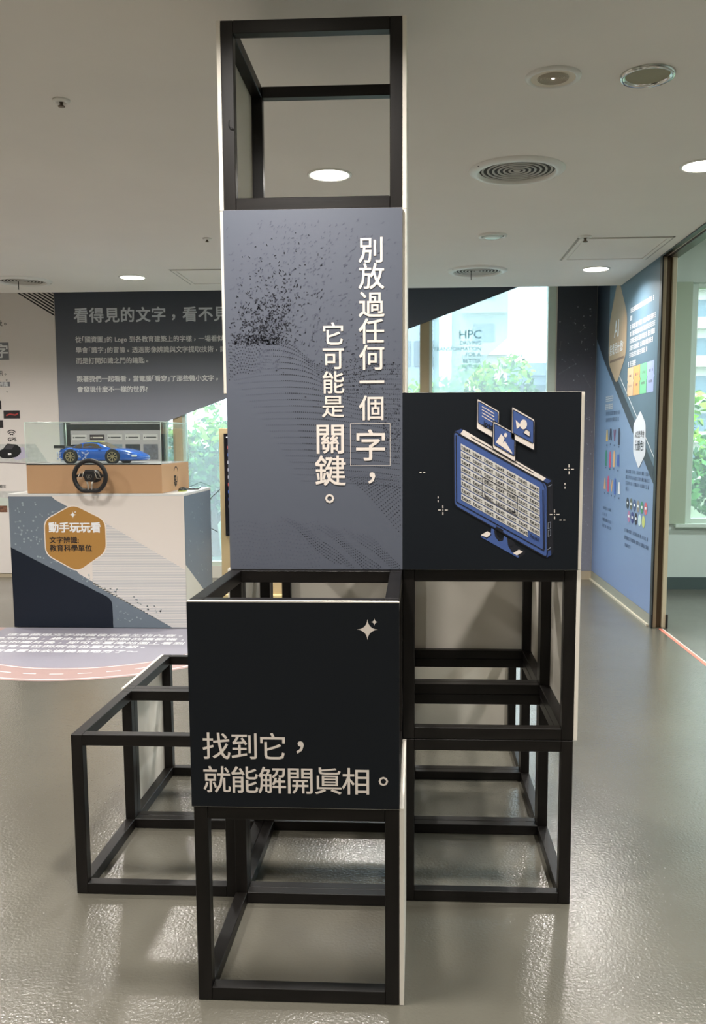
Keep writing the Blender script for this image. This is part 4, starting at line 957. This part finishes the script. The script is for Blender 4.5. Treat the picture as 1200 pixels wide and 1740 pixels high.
dc = [(34, 42, 52), (96, 100, 84), (70, 86, 130), (140, 134, 124), (60, 134, 96), (206, 96, 106), (176, 120, 160), (48, 56, 124), (40, 38, 52), (196, 222, 224), (196, 206, 120)]
for i in range(11):
    y = 5.28-.115*i if i < 6 else 5.225-.116*(i-6); z = .846 if i < 6 else .744
    m = mat('dot_%s' % 'abcdefghijk'[i], dc[i], .6); R4.disc('colour_discs', m, -y, z, .046, 2, 20); R4.rect('disc_captions', white_ink if i < 9 else m, -y-.022, z-.008, -y+.022, z+.012, 3)
R4.finish()

# ------------------------------------------------------------------ outside: ground, trees, towers
gm = mat('outside_ground', (96, 110, 84), .9, noise=.2, nscale=.5)
struct('ground', MB().box((-60, 7.2, -1.0), (90, 150, -.9)), gm)
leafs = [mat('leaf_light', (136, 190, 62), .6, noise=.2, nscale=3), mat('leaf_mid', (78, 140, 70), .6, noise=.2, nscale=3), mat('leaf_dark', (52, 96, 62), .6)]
bark = mat('bark', (96, 82, 66), .8)
def tree_meshes(seed):
    R_ = random.Random(seed); mb = MB(); blobs = [(R_.gauss(0, .8), R_.gauss(0, .7), R_.uniform(-1.1, 1.1), R_.uniform(.6, 1.0)) for _ in range(9)]
    for i in range(3200):
        bx, by, bz, br = blobs[i % 9]
        d_ = Vector((R_.gauss(0, 1), R_.gauss(0, 1), R_.gauss(0, 1))).normalized()*br*R_.uniform(.72, 1.05)
        p = Vector((bx, by, bz))+d_; a = Vector((R_.gauss(0, 1), R_.gauss(0, 1), R_.gauss(0, .5))).normalized(); b = a.cross(Vector((R_.gauss(0, 1), R_.gauss(0, 1), R_.gauss(0, 1)))).normalized(); s_ = R_.uniform(.07, .14)
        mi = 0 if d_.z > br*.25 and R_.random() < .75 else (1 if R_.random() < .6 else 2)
        mb.add([(p+a*s_)[:], (p+b*s_*.5)[:], (p-a*s_)[:], (p-b*s_*.5)[:]], [(0, 1, 2, 3)], mi)
    tr = MB().tube([(0, 0, -3.4), (.05, 0, -1.8), (-.05, .05, -.4), (.1, 0, .8)], [.18, .14, .10, .04], 8)
    for k_ in range(5):
        bx, by, bz, br = blobs[k_]; tr.tube([(0, 0, -1.2+.2*k_), (bx*.6, by*.6, bz*.4), (bx, by, bz)], [.07, .05, .02], 5)
    return mb.mesh('foliage', leafs), tr.mesh('trunk', bark)
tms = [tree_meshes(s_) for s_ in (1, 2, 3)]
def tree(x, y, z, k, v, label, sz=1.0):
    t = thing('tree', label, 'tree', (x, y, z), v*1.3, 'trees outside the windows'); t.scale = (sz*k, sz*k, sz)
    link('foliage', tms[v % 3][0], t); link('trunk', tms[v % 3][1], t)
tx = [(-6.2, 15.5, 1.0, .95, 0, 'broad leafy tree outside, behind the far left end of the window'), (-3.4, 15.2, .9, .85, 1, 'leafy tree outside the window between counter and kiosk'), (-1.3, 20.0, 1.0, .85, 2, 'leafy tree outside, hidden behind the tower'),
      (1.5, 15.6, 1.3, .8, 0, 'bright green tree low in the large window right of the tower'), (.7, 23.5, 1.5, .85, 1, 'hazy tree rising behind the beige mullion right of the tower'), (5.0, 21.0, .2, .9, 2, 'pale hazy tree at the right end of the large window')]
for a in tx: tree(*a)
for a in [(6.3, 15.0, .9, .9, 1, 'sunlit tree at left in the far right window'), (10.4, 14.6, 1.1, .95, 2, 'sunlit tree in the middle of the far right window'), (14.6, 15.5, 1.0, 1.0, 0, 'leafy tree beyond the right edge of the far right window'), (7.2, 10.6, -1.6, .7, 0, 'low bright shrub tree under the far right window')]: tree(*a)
cpale = mat('tower_concrete', (206, 206, 200), .8, noise=.05, nscale=1); cblue = mat('tower_bluish', (168, 190, 210), .7); wing = mat('tower_glass', (92, 118, 134), .15)
wm_me = MB().box((0, -.12, 0), (1.6, 0, 1.7), bev=.03).mesh('window', wing)
bal_me = MB().box((0, -1.0, 0), (3.4, 0, .18)).box((0, -1.0, .18), (3.4, -.92, .9)).mesh('balcony', cpale)
def tower(x, y, w_, dd, h, m, label, bal=True, cols_=4, rz=0, fl_=3.1, k=1.0):
    t = thing('tower_block', label, 'building', (x, y, -1), rz); t.scale = (k, k, k); w_ /= k; h /= k; dd /= k
    MB().box((0, 0, 0), (w_, dd, h)).build('wall', m, t); MB().box((-.3, -.3, h), (w_+.3, dd+.3, h+.8)).build('parapet', m, t)
    st_ = w_/cols_
    for r in range(int(h/fl_)):
        for c_ in range(cols_):
            link('window', wm_me, t, None, (st_*(c_+.5)-.8, -.01, r*fl_+1.0))
            if bal and c_ % 2 == 0: link('balcony', bal_me, t, None, (st_*(c_+.5)-1.7, 0, r*fl_+.3))
tower(2.9, 47, 2.5, 12, 40, cpale, 'pale apartment tower with balconies seen through the large window', True, 1, 0, 3.1, .7)
tower(-6.5, 55, 3.4, 12, 42, cblue, 'bluish tower at left behind the frosted window film', False, 2)
tower(-1.5, 60, 3.6, 12, 44, cblue, 'slimmer bluish tower between the frosted window trees', False, 2)
tower(6.2, 58, 5, 12, 6.4, cblue, 'low blue building at the lower right of the large window', False, 3)
tower(14.3, 46, 14, 12, 40, cpale, 'pale tower with stacked balconies outside the far right window', True, 6, 0, 3.1, .62)
bpy.context.view_layer.update()
